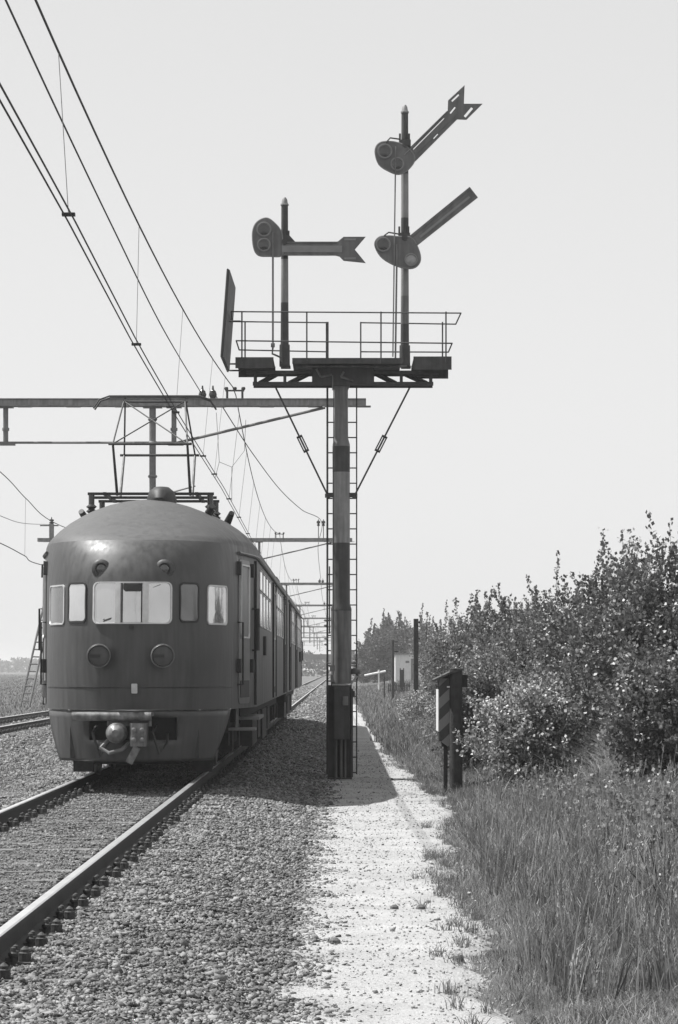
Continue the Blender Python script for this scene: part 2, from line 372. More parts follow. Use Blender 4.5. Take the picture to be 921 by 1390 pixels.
def sleeper_mesh():
    t_ = thing('sleeper', (0, 0, 0), 'weathered timber sleeper of the near track, half buried in ballast', 'sleeper', 'sleepers of the near track')
    MB().cbox(-1.28, 1.28, -.125, .125, -.02, .152, .01).build('timber', 'sleeper', t_)
    for s in (-1, 1):
        c = s*GA/2; b = MB()
        b.box(c-.19, c+.19, -.085, .085, .15, .168)
        for q in (-1, 1):
            for yy in (-.052, .052):
                b.lathe([(.021, 0), (.021, .03), (.027, .034), (.027, .05), (.016, .058), (.014, .078), (.004, .084)], (c+q*.098, yy, .166), seg=8)
            b.box(c+q*.078-.02, c+q*.078+.02, -.065, .065, .166, .192)
            b.lathe([(.034, 0), (.034, .045), (.024, .05), (.024, .064), (.011, .075), (.004, .08)], (c+q*.152, 0, .167), seg=10)
        b.build('rail_chair', 'chair', t_)
    return t_
s0 = sleeper_mesh(); 
for i in range(100):
    y = 8.3+i*.8
    o = s0 if i == 0 else copy_tree(s0)
    o.location = (XT+random.uniform(-.015, .015), y, random.uniform(-.006, .004)); o.rotation_euler.z = random.uniform(-.006, .006)
for i in range(56):
    o = copy_tree(s0); o['label'] = 'timber sleeper of the second track at the left edge'; o['group'] = 'sleepers of the second track'
    o.location = (XT2, 52+i*.8, 0)

# ------------------------------------------------------------------ train
TD, TX = 36.0, -2.54
PLAN = [(0, 0), (.2, .02), (.4, .09), (.6, .23), (.8, .46), (.95, .73), (1.06, 1.03), (1.15, 1.4), (1.22, 1.85), (1.33, 2.7), (1.40, 3.4), (1.42, 4.0), (1.42, 5), (1.42, 27)]
def catmull(pts, n=12):
    out = []
    for i in range(len(pts)-1):
        p0 = np.array(pts[max(i-1, 0)] if i > 0 else (-pts[1][0], pts[1][1])); p1 = np.array(pts[i]); p2 = np.array(pts[i+1]); p3 = np.array(pts[min(i+2, len(pts)-1)])
        if i >= len(pts)-3: out += [tuple(p1+(p2-p1)*k/n) for k in range(n)]; continue
        for k in range(n):
            t = k/n; out.append(tuple(.5*((2*p1)+(-p0+p2)*t+(2*p0-5*p1+4*p2-p3)*t*t+(-p0+3*p1-3*p2+p3)*t**3)))
    out.append(pts[-1]); return out
PC = np.array(catmull(PLAN)); PC[:, 1] = PC[:, 1]*K
ARC = np.concatenate([[0], np.cumsum(np.hypot(np.diff(PC[:, 0]), np.diff(PC[:, 1])))])
ZW = ([.5, 1.19, 2.0, 2.8, 3.1, 3.3, 3.36, 3.42, 3.5, 3.6, 3.7, 3.78, 3.86, 3.91, 3.94, 3.955], [1, 1, 1, 1, 1, .997, .985, .955, .905, .82, .71, .60, .45, .31, .16, .004])
ZR = ([.5, 1.19, 1.7, 2.3, 2.8, 3.0, 3.2, 3.3, 3.36, 3.45, 3.6, 3.75, 3.86, 3.92, 3.955], [.22, .06, .0, .03, .11, .20, .36, .50, .62, .9, 1.38, 1.9, 2.4, 2.8, 3.2])
def surf(u, z, off=0.0, y_end=None):
    """point on the car body at arc length u (signed, from the nose centre) and height z, in car space"""
    s = 1 if u >= 0 else -1; a = abs(u)
    x = np.interp(a, ARC, PC[:, 0]); y = np.interp(a, ARC, PC[:, 1])
    a2 = a+.02; dx = np.interp(a2, ARC, PC[:, 0])-x; dy = np.interp(a2, ARC, PC[:, 1])-y
    L = math.hypot(dx, dy) or 1; nx, ny = dy/L, -dx/L
    wv = np.interp(z, *ZW); r = np.interp(z, *ZR)*math.exp(-y/3.2)*K
    return Vector((s*(x*wv+nx*off), y+r+ny*off, z))
def u_of_y(y): return float(np.interp(y*K, PC[:, 1], ARC))   # y in D units

def car(front, y0, mirror, name):
    """body shell of one car; y0 = nose (or rear) position; mirror flips it to face away"""
    pass
LC = 26.6*K
train = thing('train', (TX, TD*K, 0), 'dark streamlined two-car electric train coming along the near track, pantograph raised', 'train')
def W(p, mirror=False, y0=0.0):
    return Vector((TX+p.x, (TD*K+p.y) if not mirror else (TD*K+y0-p.y), p.z))
def shell(mirror, yshift, zs, floor):
    b = MB()
    us = np.concatenate([np.linspace(0, 3.4, 40), np.linspace(3.6, 5.2, 8), [7, 10, 14, 18, 22, u_of_y(LC/K)]])
    full = list(-us[::-1])+list(us[1:]); nu = len(full)
    vs = [W(surf(u, z), mirror, yshift) for z in zs for u in full]
    fs = []
    for k in range(len(zs)-1):
        for i in range(nu-1):
            q = (k*nu+i, k*nu+i+1, (k+1)*nu+i+1, (k+1)*nu+i)
            fs.append(q if not mirror else q[::-1])
    nz = len(zs)
    fs.append(tuple(k*nu for k in range(nz))+tuple(k*nu+nu-1 for k in range(nz-1, -1, -1)))   # rear wall
    if floor: fs.append(tuple(range(nu)))
    return b.add(vs, fs)
ZB = [1.19, 1.4, 1.7, 2.0, 2.3, 2.6, 2.8, 2.95, 3.1, 3.2, 3.3]
ZT = [3.3, 3.33, 3.36, 3.39, 3.42, 3.46, 3.5, 3.55, 3.6, 3.65, 3.7, 3.74, 3.78, 3.82, 3.86, 3.89, 3.91, 3.93, 3.94, 3.95, 3.955]
YS = 2*LC+.9*K
body1 = shell(False, 0, ZB, True).build('car_body', 'train', train, True, 'leading car body with rounded nose')
shell(False, 0, ZT, False).build('roof', 'train_roof', body1, True)
body2 = shell(True, YS, ZB, True).build('car_body', 'train', train, True, 'second car body trailing behind')
shell(True, YS, ZT, False).build('roof', 'train_roof', body2, True)
# gangway bellows between the cars
pf = [(np.interp(z, *ZW)*1.42*.985, z-.01) for z in (1.0, 2, 3, 3.3, 3.36, 3.42, 3.5, 3.6, 3.7, 3.78, 3.86, 3.91, 3.95)]
b = MB(); 
for k in range(7): 
    ya_ = TD*K+LC-.02+k*(.9*K+.04)/7; f_ = 1 if k % 2 else .985
    b.prism([(TX+x*f_, z) for x, z in pf]+[(TX-x*f_, z) for x, z in pf[::-1]], ya_, ya_+(.9*K+.04)/7)
b.build('gangway', 'train_dark', train)

def rrect(u0, u1, z0, z1, r=.06, n=5):
    pts = []
    for cu, cz, a0 in ((u1-r, z1-r, 0), (u0+r, z1-r, 90), (u0+r, z0+r, 180), (u1-r, z0+r, 270)):
        for k in range(n): a = R(a0+90*k/(n-1)); pts.append((cu+r*math.cos(a), cz+r*math.sin(a)))
    return pts
def densify(pts, step=.12):
    out = []
    for i in range(len(pts)):
        a = pts[i]; b_ = pts[(i+1) % len(pts)]; d = math.hypot(b_[0]-a[0], b_[1]-a[1]); k = max(1, int(d/step))
        out += [(a[0]+(b_[0]-a[0])*j/k, a[1]+(b_[1]-a[1])*j/k) for j in range(k)]
    return out
def window(body, u0, u1, z0, z1, m='glass', fm='train_trim', r=.06, fw=.022, proud=.014, mirror=False, ys=0, name='window', pane='pane'):
    ring = densify(rrect(u0, u1, z0, z1, r)); cu, cz = (u0+u1)/2, (z0+z1)/2; n = len(ring)
    def sh(p, d): 
        L = math.hypot(p[0]-cu, p[1]-cz); return (p[0]-(p[0]-cu)/L*d, p[1]-(p[1]-cz)/L*d)
    rows = [[(p, -.004) for p in ring], [(p, proud) for p in ring], [(sh(p, fw), proud) for p in ring], [(sh(p, fw*1.25), .004) for p in ring]]
    b = MB(); vs = [W(surf(q[0], q[1], o), mirror, ys) for row in rows for q, o in row]
    fs = [(k*n+i, k*n+(i+1) % n, (k+1)*n+(i+1) % n, (k+1)*n+i) for k in range(3) for i in range(n)]
    f = b.add(vs, fs).build(name, fm, body, True)
    b = MB(); inner = [sh(p, fw*1.1) for p in ring]
    N = 8; vs = []; us_ = np.linspace(u0+fw*.6, u1-fw*.6, N)
    vs = [W(surf(q[0], q[1], .004), mirror, ys) for q in inner]
    # fan of strips for curvature: concentric rings
    rr = [1, .66, .33]; vs = []
    for s_ in rr: vs += [W(surf(cu+(q[0]-cu)*s_, cz+(q[1]-cz)*s_, .005), mirror, ys) for q in inner]
    vs.append(W(surf(cu, cz, .005), mirror, ys))
    fs = [(k*n+i, k*n+(i+1) % n, (k+1)*n+(i+1) % n, (k+1)*n+i) for k in range(2) for i in range(n)]+[(2*n+i, 2*n+(i+1) % n, 3*n) for i in range(n)]
    b.add(vs, fs).build(pane, m, f, True)
    return f
def patch(body, name, u0, u1, z0, z1, m, proud=.006, r=.01, mirror=False, ys=0):
    ring = densify(rrect(u0, u1, z0, z1, r, 3)); n = len(ring); cu, cz = (u0+u1)/2, (z0+z1)/2
    vs = []
    for sc_, o in ((1, -.003), (1, proud), (.5, proud)): vs += [W(surf(cu+(p[0]-cu)*sc_, cz+(p[1]-cz)*sc_, o), mirror, ys) for p in ring]
    vs.append(W(surf(cu, cz, proud), mirror, ys))
    fs = [(k*n+i, k*n+(i+1) % n, (k+1)*n+(i+1) % n, (k+1)*n+i) for k in range(2) for i in range(n)]+[(2*n+i, 2*n+(i+1) % n, 3*n) for i in range(n)]
    return MB().add(vs, fs).build(name, m, body)

def dress(body, mirror, ys):
    kw = dict(mirror=mirror, ys=ys)
    # front windows
    ZF0, ZF1 = 2.25, 2.77
    f = window(body, -.5, .5, ZF0, ZF1, 'glass', 'train_trim', .07, .02, .02, name='windscreen', **kw)
    for s in (-1, 1):
        patch(f, 'mullion', s*.17-.033, s*.17+.033, ZF0+.015, ZF1-.015, 'train_trim', .022, .005, **kw)
        patch(f, 'mullion_seal', s*.12-.008, s*.12+.008, ZF0+.02, ZF1-.02, 'train_dark', .024, .003, **kw)
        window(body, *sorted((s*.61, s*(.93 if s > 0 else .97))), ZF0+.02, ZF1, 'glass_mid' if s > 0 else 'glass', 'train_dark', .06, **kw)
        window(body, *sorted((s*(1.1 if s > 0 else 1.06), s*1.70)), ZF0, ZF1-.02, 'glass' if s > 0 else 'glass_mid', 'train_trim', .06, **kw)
        # marker lamps and head lamps
        p = W(surf(s*.4, 2.93, 0), mirror, ys); sg = -1 if not mirror else 1
        b = MB().lathe([(.12, -.06), (.12, -.01), (.095, .012), (.075, .016), (.06, 0), (.05, -.02), (.001, -.02)][::1], (0, 0, 0), 'y', 20)
        b.v = [(p.x+v[0], p.y+(v[1] if not mirror else -v[1])+.0, p.z+v[2]) for v in b.v]
        mk = b.build('marker_lamp', 'train', body, True)
        b = MB().lathe([(.055, -.02), (.055, .012), (.03, .02), (.001, .02)], (0, 0, 0), 'y', 16)
        b.v = [(p.x+v[0], p.y+(v[1] if not mirror else -v[1]), p.z+v[2]) for v in b.v]; b.build('lens', 'glass_dark', mk, True)
        p = W(surf(s*.4, 1.86, 0), mirror, ys)
        b = MB().lathe([(.13, -.1), (.135, .16), (.142, .18), (.142, .21), (.13, .225), (.12, .2)], (0, 0, 0), 'y', 28)
        b.v = [(p.x+v[0], p.y+(v[1] if not mirror else -v[1]), p.z+v[2]) for v in b.v]
        hl = b.build('headlight', 'train', body, True)
        b = MB().path([(p.x+.139*math.cos(a_), p.y+(-.21 if not mirror else .21), p.z+.139*math.sin(a_)) for a_ in [k*math.pi/12 for k in range(25)]], .009, 6); b.build('bezel', 'steel_mid', hl, True)
        b = MB().lathe([(.122, .17), (.122, .2), (.07, .212), (.001, .216)], (0, 0, 0), 'y', 24)
        b.v = [(p.x+v[0], p.y+(v[1] if not mirror else -v[1]), p.z+v[2]) for v in b.v]; b.build('lens', 'train', hl, True)
        p2 = p; q = -1 if not mirror else 1
        MB().box(p2.x-.1, p2.x+.02, p2.y+q*.222-.008, p2.y+q*.222+.008, p2.z-.02, p2.z+.015).build('shutter_bar', 'train_dark', hl)
    patch(f, 'headboard', -.1, .12, 2.66, 2.75, 'train_dark', .045, .02, **kw)
    patch(body, 'wiper_boss', -.03, .03, 2.19, 2.235, 'train_dark', .03, .01, **kw)
    patch(body, 'lamp_bracket', .0, .07, 1.4, 1.52, 'train_trim', .05, .01, **kw)
    # waist seam above the skirt
    patch(body, 'seam_strip', -1.9, 1.9, 1.465, 1.475, 'train', .005, .003, **kw)
    patch(body, 'seam_strip', -1.9, 1.9, 1.185, 1.2, 'train_trim', .006, .004, **kw) if not mirror else None
    for s in (-1, 1):
        if mirror and s < 0: continue
        # cab door with vent, window, hinges, handrails
        ud0, ud1 = u_of_y(1.95)*s, u_of_y(2.85)*s
        d = patch(body, 'cab_door', min(ud0, ud1), max(ud0, ud1), 1.25, 3.12, 'train_side', .012, .08, **kw)
        m0, m1 = sorted((ud0+s*.1, ud1-s*.08))
        window(d, m0, m1, 2.1, 3.06, 'glass_sky_tone', 'train_trim', .06, .02, .03, **kw)
        patch(d, 'vent_grille', m0+.0, m1, 1.33, 1.55, 'train_dark', .02, .01, **kw)
        for uu in (ud0-s*.05, ud1+s*.12):
            for zz in (3.0, 1.74):
                patch(body, 'hinge_block', uu-.035, uu+.035, zz-.09, zz+.09, 'train_dark', .05, .01, **kw)
        for uu, za, zb in ((ud1+s*.3, 1.95, 2.5), (ud1+s*.42, 1.95, 2.5), (ud0-s*.02, 1.5, 2.3)):
            a = W(surf(uu, za, .07), mirror, ys); c = W(surf(uu, zb, .07), mirror, ys)
            b = MB().path([W(surf(uu, za, 0), mirror, ys), a, c, W(surf(uu, zb, 0), mirror, ys)], .014, 6); b.build('handrail', 'train_dark', body, True)
        # dark jamb lines and doors along the side
        for yy, wd in ((3.45, .06), (13.4, .12), (15.3, .08), (23.0, .1), (24.6, .1)):
            uu = u_of_y(yy)*s
            patch(body, 'door_jamb', uu-wd/2, uu+wd/2, 1.22, 3.15, 'train_dark', .03, .01, **kw)
        for ya, yb in ((13.5, 15.25), (23.1, 24.55)):
            a_, b_ = sorted((u_of_y(ya)*s, u_of_y(yb)*s))
            d = patch(body, 'passenger_door', a_+.06, b_-.06, 1.22, 3.12, 'train_side', .01, .05, **kw)
            window(d, a_+.25, (a_+b_)/2-.08, 2.2, 3.0, 'glass', 'train_trim', .05, .02, .02, **kw)
            window(d, (a_+b_)/2+.08, b_-.25, 2.2, 3.0, 'glass', 'train_trim', .05, .02, .02, **kw)
            patch(d, 'vent_panel', a_+.3, b_-.3, 1.3, 1.4, 'train_dark', .02, .01, **kw)
        for ya, n_ in ((5.3, 4), (15.8, 4)):
            for k in range(n_):
                a_, b_ = sorted((u_of_y(ya+k*1.75)*s, u_of_y(ya+k*1.75+1.5)*s))
                window(body, a_, b_, 2.3, 2.79, 'glass', 'train_trim', .05, .02, .012, **kw)
                window(body, a_, b_, 2.81, 3.1, 'glass_dark', 'train_trim', .04, .02, .012, name='ventilation_window', **kw)
        a_ = u_of_y(7.6)*s; patch(body, 'destination_box', a_-.3, a_+.3, 1.9, 2.18, 'train_dark', .04, .02, **kw)
        # rain gutter
        b = MB().path([W(surf(s*uu, 3.2, .02), mirror, ys) for uu in list(np.linspace(u_of_y(1.9), 5, 10))+[12, 20, 23.5]], .022, 6); b.build('rain_gutter', 'train_side', body, True)
dress(body1, False, 0.0); dress(body2, True, YS)

# nose skirt with the coupler pocket
def skirt():
    zs = [1.185, 1.10, 1.0, .9, .82, .74, .66, .6, .56]
    hw = [1.0, .965, .91, .85, .80, .755, .71, .68, .66]
    fr = [-1.75, -1.6, -1.45, -1.3, -1.15, -1.0, -.85, -.7, -.58, -.4, -.2, 0, .2, .4, .58, .7, .85, 1.0, 1.15, 1.3, 1.45, 1.6, 1.75]
    vs = []; nu = len(fr)
    for z, h in zip(zs, hw):
        for f_ in fr:
            a = abs(f_); s = 1 if f_ >= 0 else -1
            u = a if a <= .58 else .58+(a-.58)*(h*1.9-.58)/(1.75-.58)
            p = surf(s*u, z, 0); vs.append(W(p))
    fs = []
    for k in range(len(zs)-1):
        for i in range(nu-1):
            if 8 <= i <= 13 and 1 <= k <= 3: continue
            fs.append((k*nu+i, (k+1)*nu+i, (k+1)*nu+i+1, k*nu+i+1))
    b = MB().add(vs, fs); o = b.build('nose_skirt', 'train', train, True)
    md = o.modifiers.new('solid', 'SOLIDIFY'); md.thickness = .03; md.offset = -1
    return o
sk = skirt()
yb = TD*K
MB().box(TX-.8, TX+.8, yb+.5, yb+1.6, .6, 1.19).build('coupler_pocket', 'train_dark', train)
MB().box(TX-.55, TX+.55, yb+1.0, yb+3.2, .5, .9).build('underframe', 'under', train)
b = MB().tube((TX-.72, yb-.06, 1.12), (TX+.25, yb-.1, 1.12), .055, 14); b.box(TX-.72, TX+.27, yb-.08, yb+.15, 1.125, 1.172)
b.build('tread_plate', 'beam_pale', train, True)
cp = MB().lathe([(.001, .40), (.045, .395), (.06, .38), (.10, .35), (.125, .28), (.11, .18), (.13, .16), (.13, .12), (.08, .1), (.08, -.6)][::-1], (TX-.17, yb+.05, .92), 'y', 20).build('coupler', 'beam_pale', train, True)
MB().cbox(TX+.0, TX+.2, yb-.28, yb+.1, .76, 1.04, .03).build('coupler_head', 'beam_pale', cp)
b = MB(); 
for (cx, cz) in ((.05, .84), (.15, .84), (.05, .96), (.15, .96)): b.lathe([(.03, 0), (.03, .03), (.015, .04), (.001, .04)], (TX+cx, yb-.28, cz), 'y', 10)
b.build('air_connection', 'galv_dark', cp, True)
MB().path([(TX-.28, yb-.1, .83), (TX-.36, yb-.2, .74), (TX-.25, yb-.25, .68), (TX-.1, yb-.2, .72), (TX-.02, yb-.1, .8)], .025, 8).build('brake_hose', 'galv_dark', cp, True)
for (xa, xb2, zl) in ((-.45, -.3, .62), (.28, .42, .66)):
    MB().path([(TX+xa, yb+.25, 1.0), (TX+xa-.02, yb-.05, .92), (TX+(xa+xb2)/2, yb-.1, zl), (TX+xb2+.02, yb-.02, .8), (TX+xb2, yb+.3, .9)], .018, 8).build('jumper_cable', 'train_dark', cp, True)
MB().cbox(TX-.3, TX+.24, yb+.0, yb+.12, 1.0, 1.08, .02).build('coupler_yoke', 'beam_pale', cp)
mt = Matrix.Translation((TX+.05, yb-.22, .68)) @ Matrix.Rotation(R(28), 4, 'Y')
MB().box(-.045, .045, -.015, .015, -.14, .08, mt).build('coupling_link', 'beam_pale', cp)
# bogies and underframe gear
def bogie(yc):
    bg_ = MB()
    for s in (-1, 1):
        x = TX+s*1.02; bg_.box(x-.05, x+.05, yc-1.6, yc+1.6, .68, .86)
        for yy in (-1.15, 1.15):
            bg_.box(x-.09, x+.09, yc+yy-.16, yc+yy+.16, .58, .92); bg_.tube((x, yc+yy-.3, .9), (x, yc+yy-.3, 1.1), .06, 8); bg_.tube((x, yc+yy+.3, .9), (x, yc+yy+.3, 1.1), .06, 8)
        bg_.tube((x, yc-.3, .7), (x, yc-.3, 1.05), .09, 10); bg_.tube((x, yc+.3, .7), (x, yc+.3, 1.05), .09, 10)
    bg_.box(TX-1.0, TX+1.0, yc-.3, yc+.3, .6, .9)
    o = bg_.build('bogie', 'under', train)
    for yy in (-1.15, 1.15):
        for s in (-1, 1):
            MB().lathe([(.2, -.03), (.41, -.03), (.43, .0), (.46, .05), (.465, .08), (.2, .08), (.1, .06)] if s < 0 else [(.1, -.06), (.2, -.08), (.465, -.08), (.46, -.05), (.43, .0), (.41, .03), (.2, .03)], (TX+s*(GA/2), yc+yy, RT+.43), 'x', 28).build('wheel', 'wheel', o, True)
        MB().tube((TX-.8, yc+yy, RT+.43), (TX+.8, yc+yy, RT+.43), .07, 10).build('axle', 'under', o, True)
for yc in (yb+4.2*K+.6, yb+23.2*K, yb+30.5*K, yb+48.5*K): bogie(yc)
b = MB()
b.box(TX-1.2, TX+1.2, yb+3.4, yb+LC, .98, 1.2); b.box(TX-1.2, TX+1.2, yb+LC+.9, yb+YS-3.4, .98, 1.2)
for (ya, yl, z0) in ((7.2, 2.2, .55), (10, 1.2, .6), (12.4, 2.5, .52), (15.6, 1.3, .62), (30, 2.4, .55), (34, 3, .58), (38.5, 1.5, .6)):
    b.box(TX-1.22, TX+1.24, yb+ya, yb+ya+yl, z0, 1.02)
b.build('underframe_equipment', 'under', train)
b = MB(); b.box(TX+1.1, TX+1.45, yb+2.0, yb+2.6, .9, .93); b.tube((TX+1.2, yb+2.05, .92), (TX+1.2, yb+2.05, 1.2), .015, 6); b.tube((TX+1.2, yb+2.55, .92), (TX+1.2, yb+2.55, 1.2), .015, 6)
b.box(TX+1.15, TX+1.47, yb+3.0, yb+5.2, 1.02, 1.06)
b.build('cab_step', 'galv_dark', train)
for s in (-1, 1): MB().box(TX+s*.77-.13, TX+s*.77+.13, yb+1.9, yb+2.0, .37, .7).build('rail_guard', 'under', train)
# roof gear
b = MB().lathe([(.19, 0), (.2, .1), (.17, .2), (.1, .26), (.001, .27)], (0, 0, 0), 'z', 18); b.v = [(TX+.17+v[0], yb+3.0+v[1]*2.2, 3.86+v[2]) for v in b.v]; b.build('roof_cover', 'train_dark', train, True)
for dx, dy in ((-.9, 4.2), (.75, 3.0), (.95, 4.6)):
    MB().tube((TX+dx, yb+dy, 3.68), (TX+dx+.1*(1 if dx > 0 else -1), yb+dy-.25, 3.86), .06, 10, .04).build('roof_horn', 'train_dark', train, True)
def panto(yc, raised=True):
    b = MB()
    for s in (-1, 1):
        b.box(TX+s*.62-.022, TX+s*.62+.022, yc-.85, yc+.85, 4.04, 4.08)
    for yy in (-.8, 0, .8): b.box(TX-.85, TX+.85, yc+yy-.022, yc+yy+.022, 4.042, 4.078)
    pn = b.build('pantograph', 'train_dark', train)
    for s in (-1, 1):
        for yy in (-.8, .8):
            MB().lathe([(.04, 0), (.075, .02), (.04, .05), (.075, .08), (.04, .11), (.075, .14), (.04, .17), (.04, .3)], (TX+s*.8, yc+yy, 3.745), 'z', 12).build('insulator', 'porcelain', pn, True)
            b = MB().tube((TX+s*.8, yc+yy, 3.45), (TX+s*.8, yc+yy, 3.78), .03, 8); b.build('support_foot', 'train_dark', pn)
    b = MB(); zh = 5.44 if raised else 4.35; zk = 4.72 if raised else 4.2; yk = .95 if raised else 1.2
    for s in (-1, 1):
        for q in (-1, 1):
            b.tube((TX+s*.5, yc+q*.25, 4.08), (TX+s*.5, yc+q*yk, zk), .02, 8, .016)
            b.tube((TX+s*.5, yc+q*yk, zk), (TX+s*.42, yc+q*.1, zh-.06), .012, 8)
        b.tube((TX-s*.5, yc-yk, zk), (TX+s*.42, yc-.1, zh-.06), .009, 6)
    for q in (-1, 1): b.tube((TX-.56, yc+q*yk, zk), (TX+.56, yc+q*yk, zk), .018, 8)
    b.tube((TX-.45, yc, zh-.06), (TX+.45, yc, zh-.06), .015, 8)
    b.build('arm_frame', 'steel_dark', pn, True)
    b = MB()
    for q in (-.1, .1):
        b.path([(TX-.84, yc+q, zh-.16), (TX-.76, yc+q, zh-.04), (TX-.62, yc+q, zh+.01), (TX+.62, yc+q, zh+.01), (TX+.76, yc+q, zh-.04), (TX+.84, yc+q, zh-.16)], .012, 8)
    for s in (-1, 1): b.tube((TX+s*.42, yc-.12, zh), (TX+s*.42, yc+.12, zh), .015, 6)
    b.build('collector_head', 'steel_dark', pn, True)
panto(40.6*K); panto(yb+YS-5.5, False)

# ------------------------------------------------------------------ overhead line gantries
SP = 66.0
def wire_pts(f, D0, D1, n=24): return [f(D0+(D1-D0)*k/(n-1)) for k in range(n)]
def insul(b, x, y, z, h=.3, r=.06):
    b.lathe([(.02, 0), (r, .02), (r*1.1, .07), (.03, .1), (r, .13), (r*1.1, .18), (.025, .22), (.015, h)], (x, y, z), 'z', 10)
def gantry(i):
    D = 62+SP*i; y = D*K; ord_ = ['nearest', 'second', 'third', 'fourth', 'fifth', 'sixth', 'seventh', 'eighth', 'ninth', 'tenth'][i]
    lab = {0: 'nearest overhead line gantry, its beam crossing the picture above the train'}.get(i, '%s overhead line gantry along the track behind the train' % ord_)
    g = thing('overhead_line_gantry', (0, y, 0), lab, 'gantry', 'gantries carrying the overhead line')
    zb = 7.30; px1 = .56
    b = MB(); h = .14    # channel pair beam with batten plates
    for yy in (-.14, .14):
        b.box(-13.1, px1, y+yy-.006, y+yy+.006, zb-h/2, zb+h/2)
        for zz in (zb-h/2, zb+h/2): b.box(-13.1, px1, y+yy+(.004 if yy > 0 else -.05), y+yy+(.05 if yy > 0 else -.004), zz-.006, zz+.006)
    for k in range(14): b.box(-12.9+k*1.02, -12.6+k*1.02, y-.19, y+.19, zb-h/2-.013, zb-h/2-.007)
    bm = b.build('beam', 'galv', g)
    for xp, nm in ((.02, 0), (-12.5, 1)):
        b = MB()
        for yy in (-.1, .1):
            b.box(xp-.09, xp+.09, y+yy-.008, y+yy+.008, -.3, zb-.09 if nm == 0 else 8.0)
            b.box(xp-.09, xp-.078, y+yy-.05, y+yy+.05, -.3, zb-.09 if nm == 0 else 8.0); b.box(xp+.078, xp+.09, y+yy-.05, y+yy+.05, -.3, zb-.09 if nm == 0 else 8.0)
        for k in range(12): b.box(xp-.085, xp+.085, y-.115, y+.115, .4+k*.55, .46+k*.55)
        b.build('post', 'galv', g)
    zt = 6.46
    b = MB(); b.tube((-7.2, y, zt), (-3.4, y, zt), .025, 8); b.tube((-3.4, y, zt), (-.3, y, zb-.1), .03, 8); b.tube((-7.2, y, zt), (-12.3, y, zb-.1), .03, 8)
    b.build('tie_rod', 'galv_dark', g, True)
    for xp in (-7.02, -3.48):
        b = MB(); b.tube((xp, y, zt-.02), (xp, y, zb-.08), .055, 10); b.box(xp-.16, xp+.16, y-.1, y+.1, zb-.11, zb-.08)
        b.lathe([(.075, 0), (.075, .06)], (xp, y, zt+.25), 'z', 10); b.box(xp-.12, xp+.2, y-.05, y+.05, zt-.06, zt+.02); b.build('strut', 'galv_dark', g, True)
    xp = -3.93; b = MB(); b.tube((xp, y, 5.15), (xp, y, zb-.08), .07, 12)
    for zz in (6.46, 5.75, 6.95): b.lathe([(.085, -.03), (.1, 0), (.085, .03)], (xp, y, zz), 'z', 12)
    b.box(xp-.2, xp+.2, y-.12, y+.12, zb-.11, zb-.08); b.tube((xp, y, 5.3), (xp+.9, y, 5.55), .018, 6)
    b.build('drop_post', 'galv_dark', g, True)
    xm = (-2.2, -2.6, -2.85)[min(i, 2)]
    b = MB()
    for s in (-.16, .16): b.box(xm+s-.02, xm+s+.02, y-.1, y+.1, zb+.06, zb+.3)
    b.box(xm-.2, xm+.2, y-.03, y+.03, zb+.24, zb+.27)
    for s in (-.18, 0, .18): b.lathe([(.035, 0), (.045, .03), (.035, .06)], (xm+s, y, zb+.27), 'z', 8)
    b.build('wire_saddle', 'steel_dark', g)
    xi = (-2.77, -.8, -1.2)[min(i, 2)]
    for s in (-.11, .11):
        b = MB(); insul(b, xi+s, y, zb+.06 if i != 1 else zb+.6, .3); b.lathe([(.07, 0), (.085, .05), (.07, .1), (.02, .13)], (xi+s, y, (zb if i != 1 else zb+.6)+.12), 'z', 10)
        if i == 1: b.tube((xi+s, y, zb), (xi+s, y, zb+.6), .02, 6)
        b.build('insulator', 'porcelain', g, True)
    b = MB(); insul(b, -12.5, y, 8.0, .3, .1); b.box(-13.0, -12.2, y-.03, y+.03, 7.9, 7.95); b.build('insulator', 'porcelain', g, True)
for i in range(9): gantry(i)

# ------------------------------------------------------------------ wires
CW = [(10, -2.18, 5.5), (24.7, -2.27, 5.5), (34.4, -2.37, 5.48), (43.4, -2.41, 5.47), (62, -2.45, 5.5), (128, -2.85, 5.5), (194, -2.4, 5.5), (260, -2.8, 5.5), (392, -2.5, 5.5), (590, -2.6, 5.5)]
def lerp(tab, D): 
    d = [t_[0] for t_ in tab]; return [float(np.interp(D, d, [t_[k] for t_ in tab])) for k in (1, 2)]
def contact(D, off=0): x, z = lerp(CW, D); return Vector((x+off, D*K, z))
def messenger(D):
    # sags between gantries at D = -4, 62, 128, ...
    k = math.floor((D+4)/SP); t_ = (D+4-k*SP)/SP
    tops = [(-4, -2.3), (62, -2.2), (128, -2.6), (194, -2.85), (700, -2.85)]
    x = float(np.interp(D, [a for a, _ in tops], [c for _, c in tops])); return Vector((x-.10*math.sin(math.pi*t_), D*K, 7.58-.72*(1-(2*t_-1)**2)))
ol = thing('overhead_line', (-2.4, 10*K, 5.5), 'near track overhead line, twin contact wires hanging on droppers from a catenary', 'overhead wire')
for off in (-.03, .03):
    MB().path([contact(D, off) for D in list(np.linspace(8, 62, 20))+[95, 128, 160, 194, 260, 392, 590]], .0085, 6).build('contact_wire', 'wire', ol, True)
MB().path([messenger(D) for D in np.concatenate([np.linspace(8, 128, 60), np.linspace(132, 590, 110)])], .011, 6).build('catenary_wire', 'wire', ol, True)
dD = [15.2, 24.7, 34.4, 43.4, 52.5, 57.5, 66, 74, 83, 92, 101, 110, 119]+[128+SP*k+o_ for k in range(4) for o_ in (8, 20, 33, 46, 58)]
for Dq in dD:
    a = messenger(Dq); c = contact(Dq)
    MB().tube(a, c, .0035 if Dq < 60 else .005, 5).build('dropper', 'thinwire', ol)
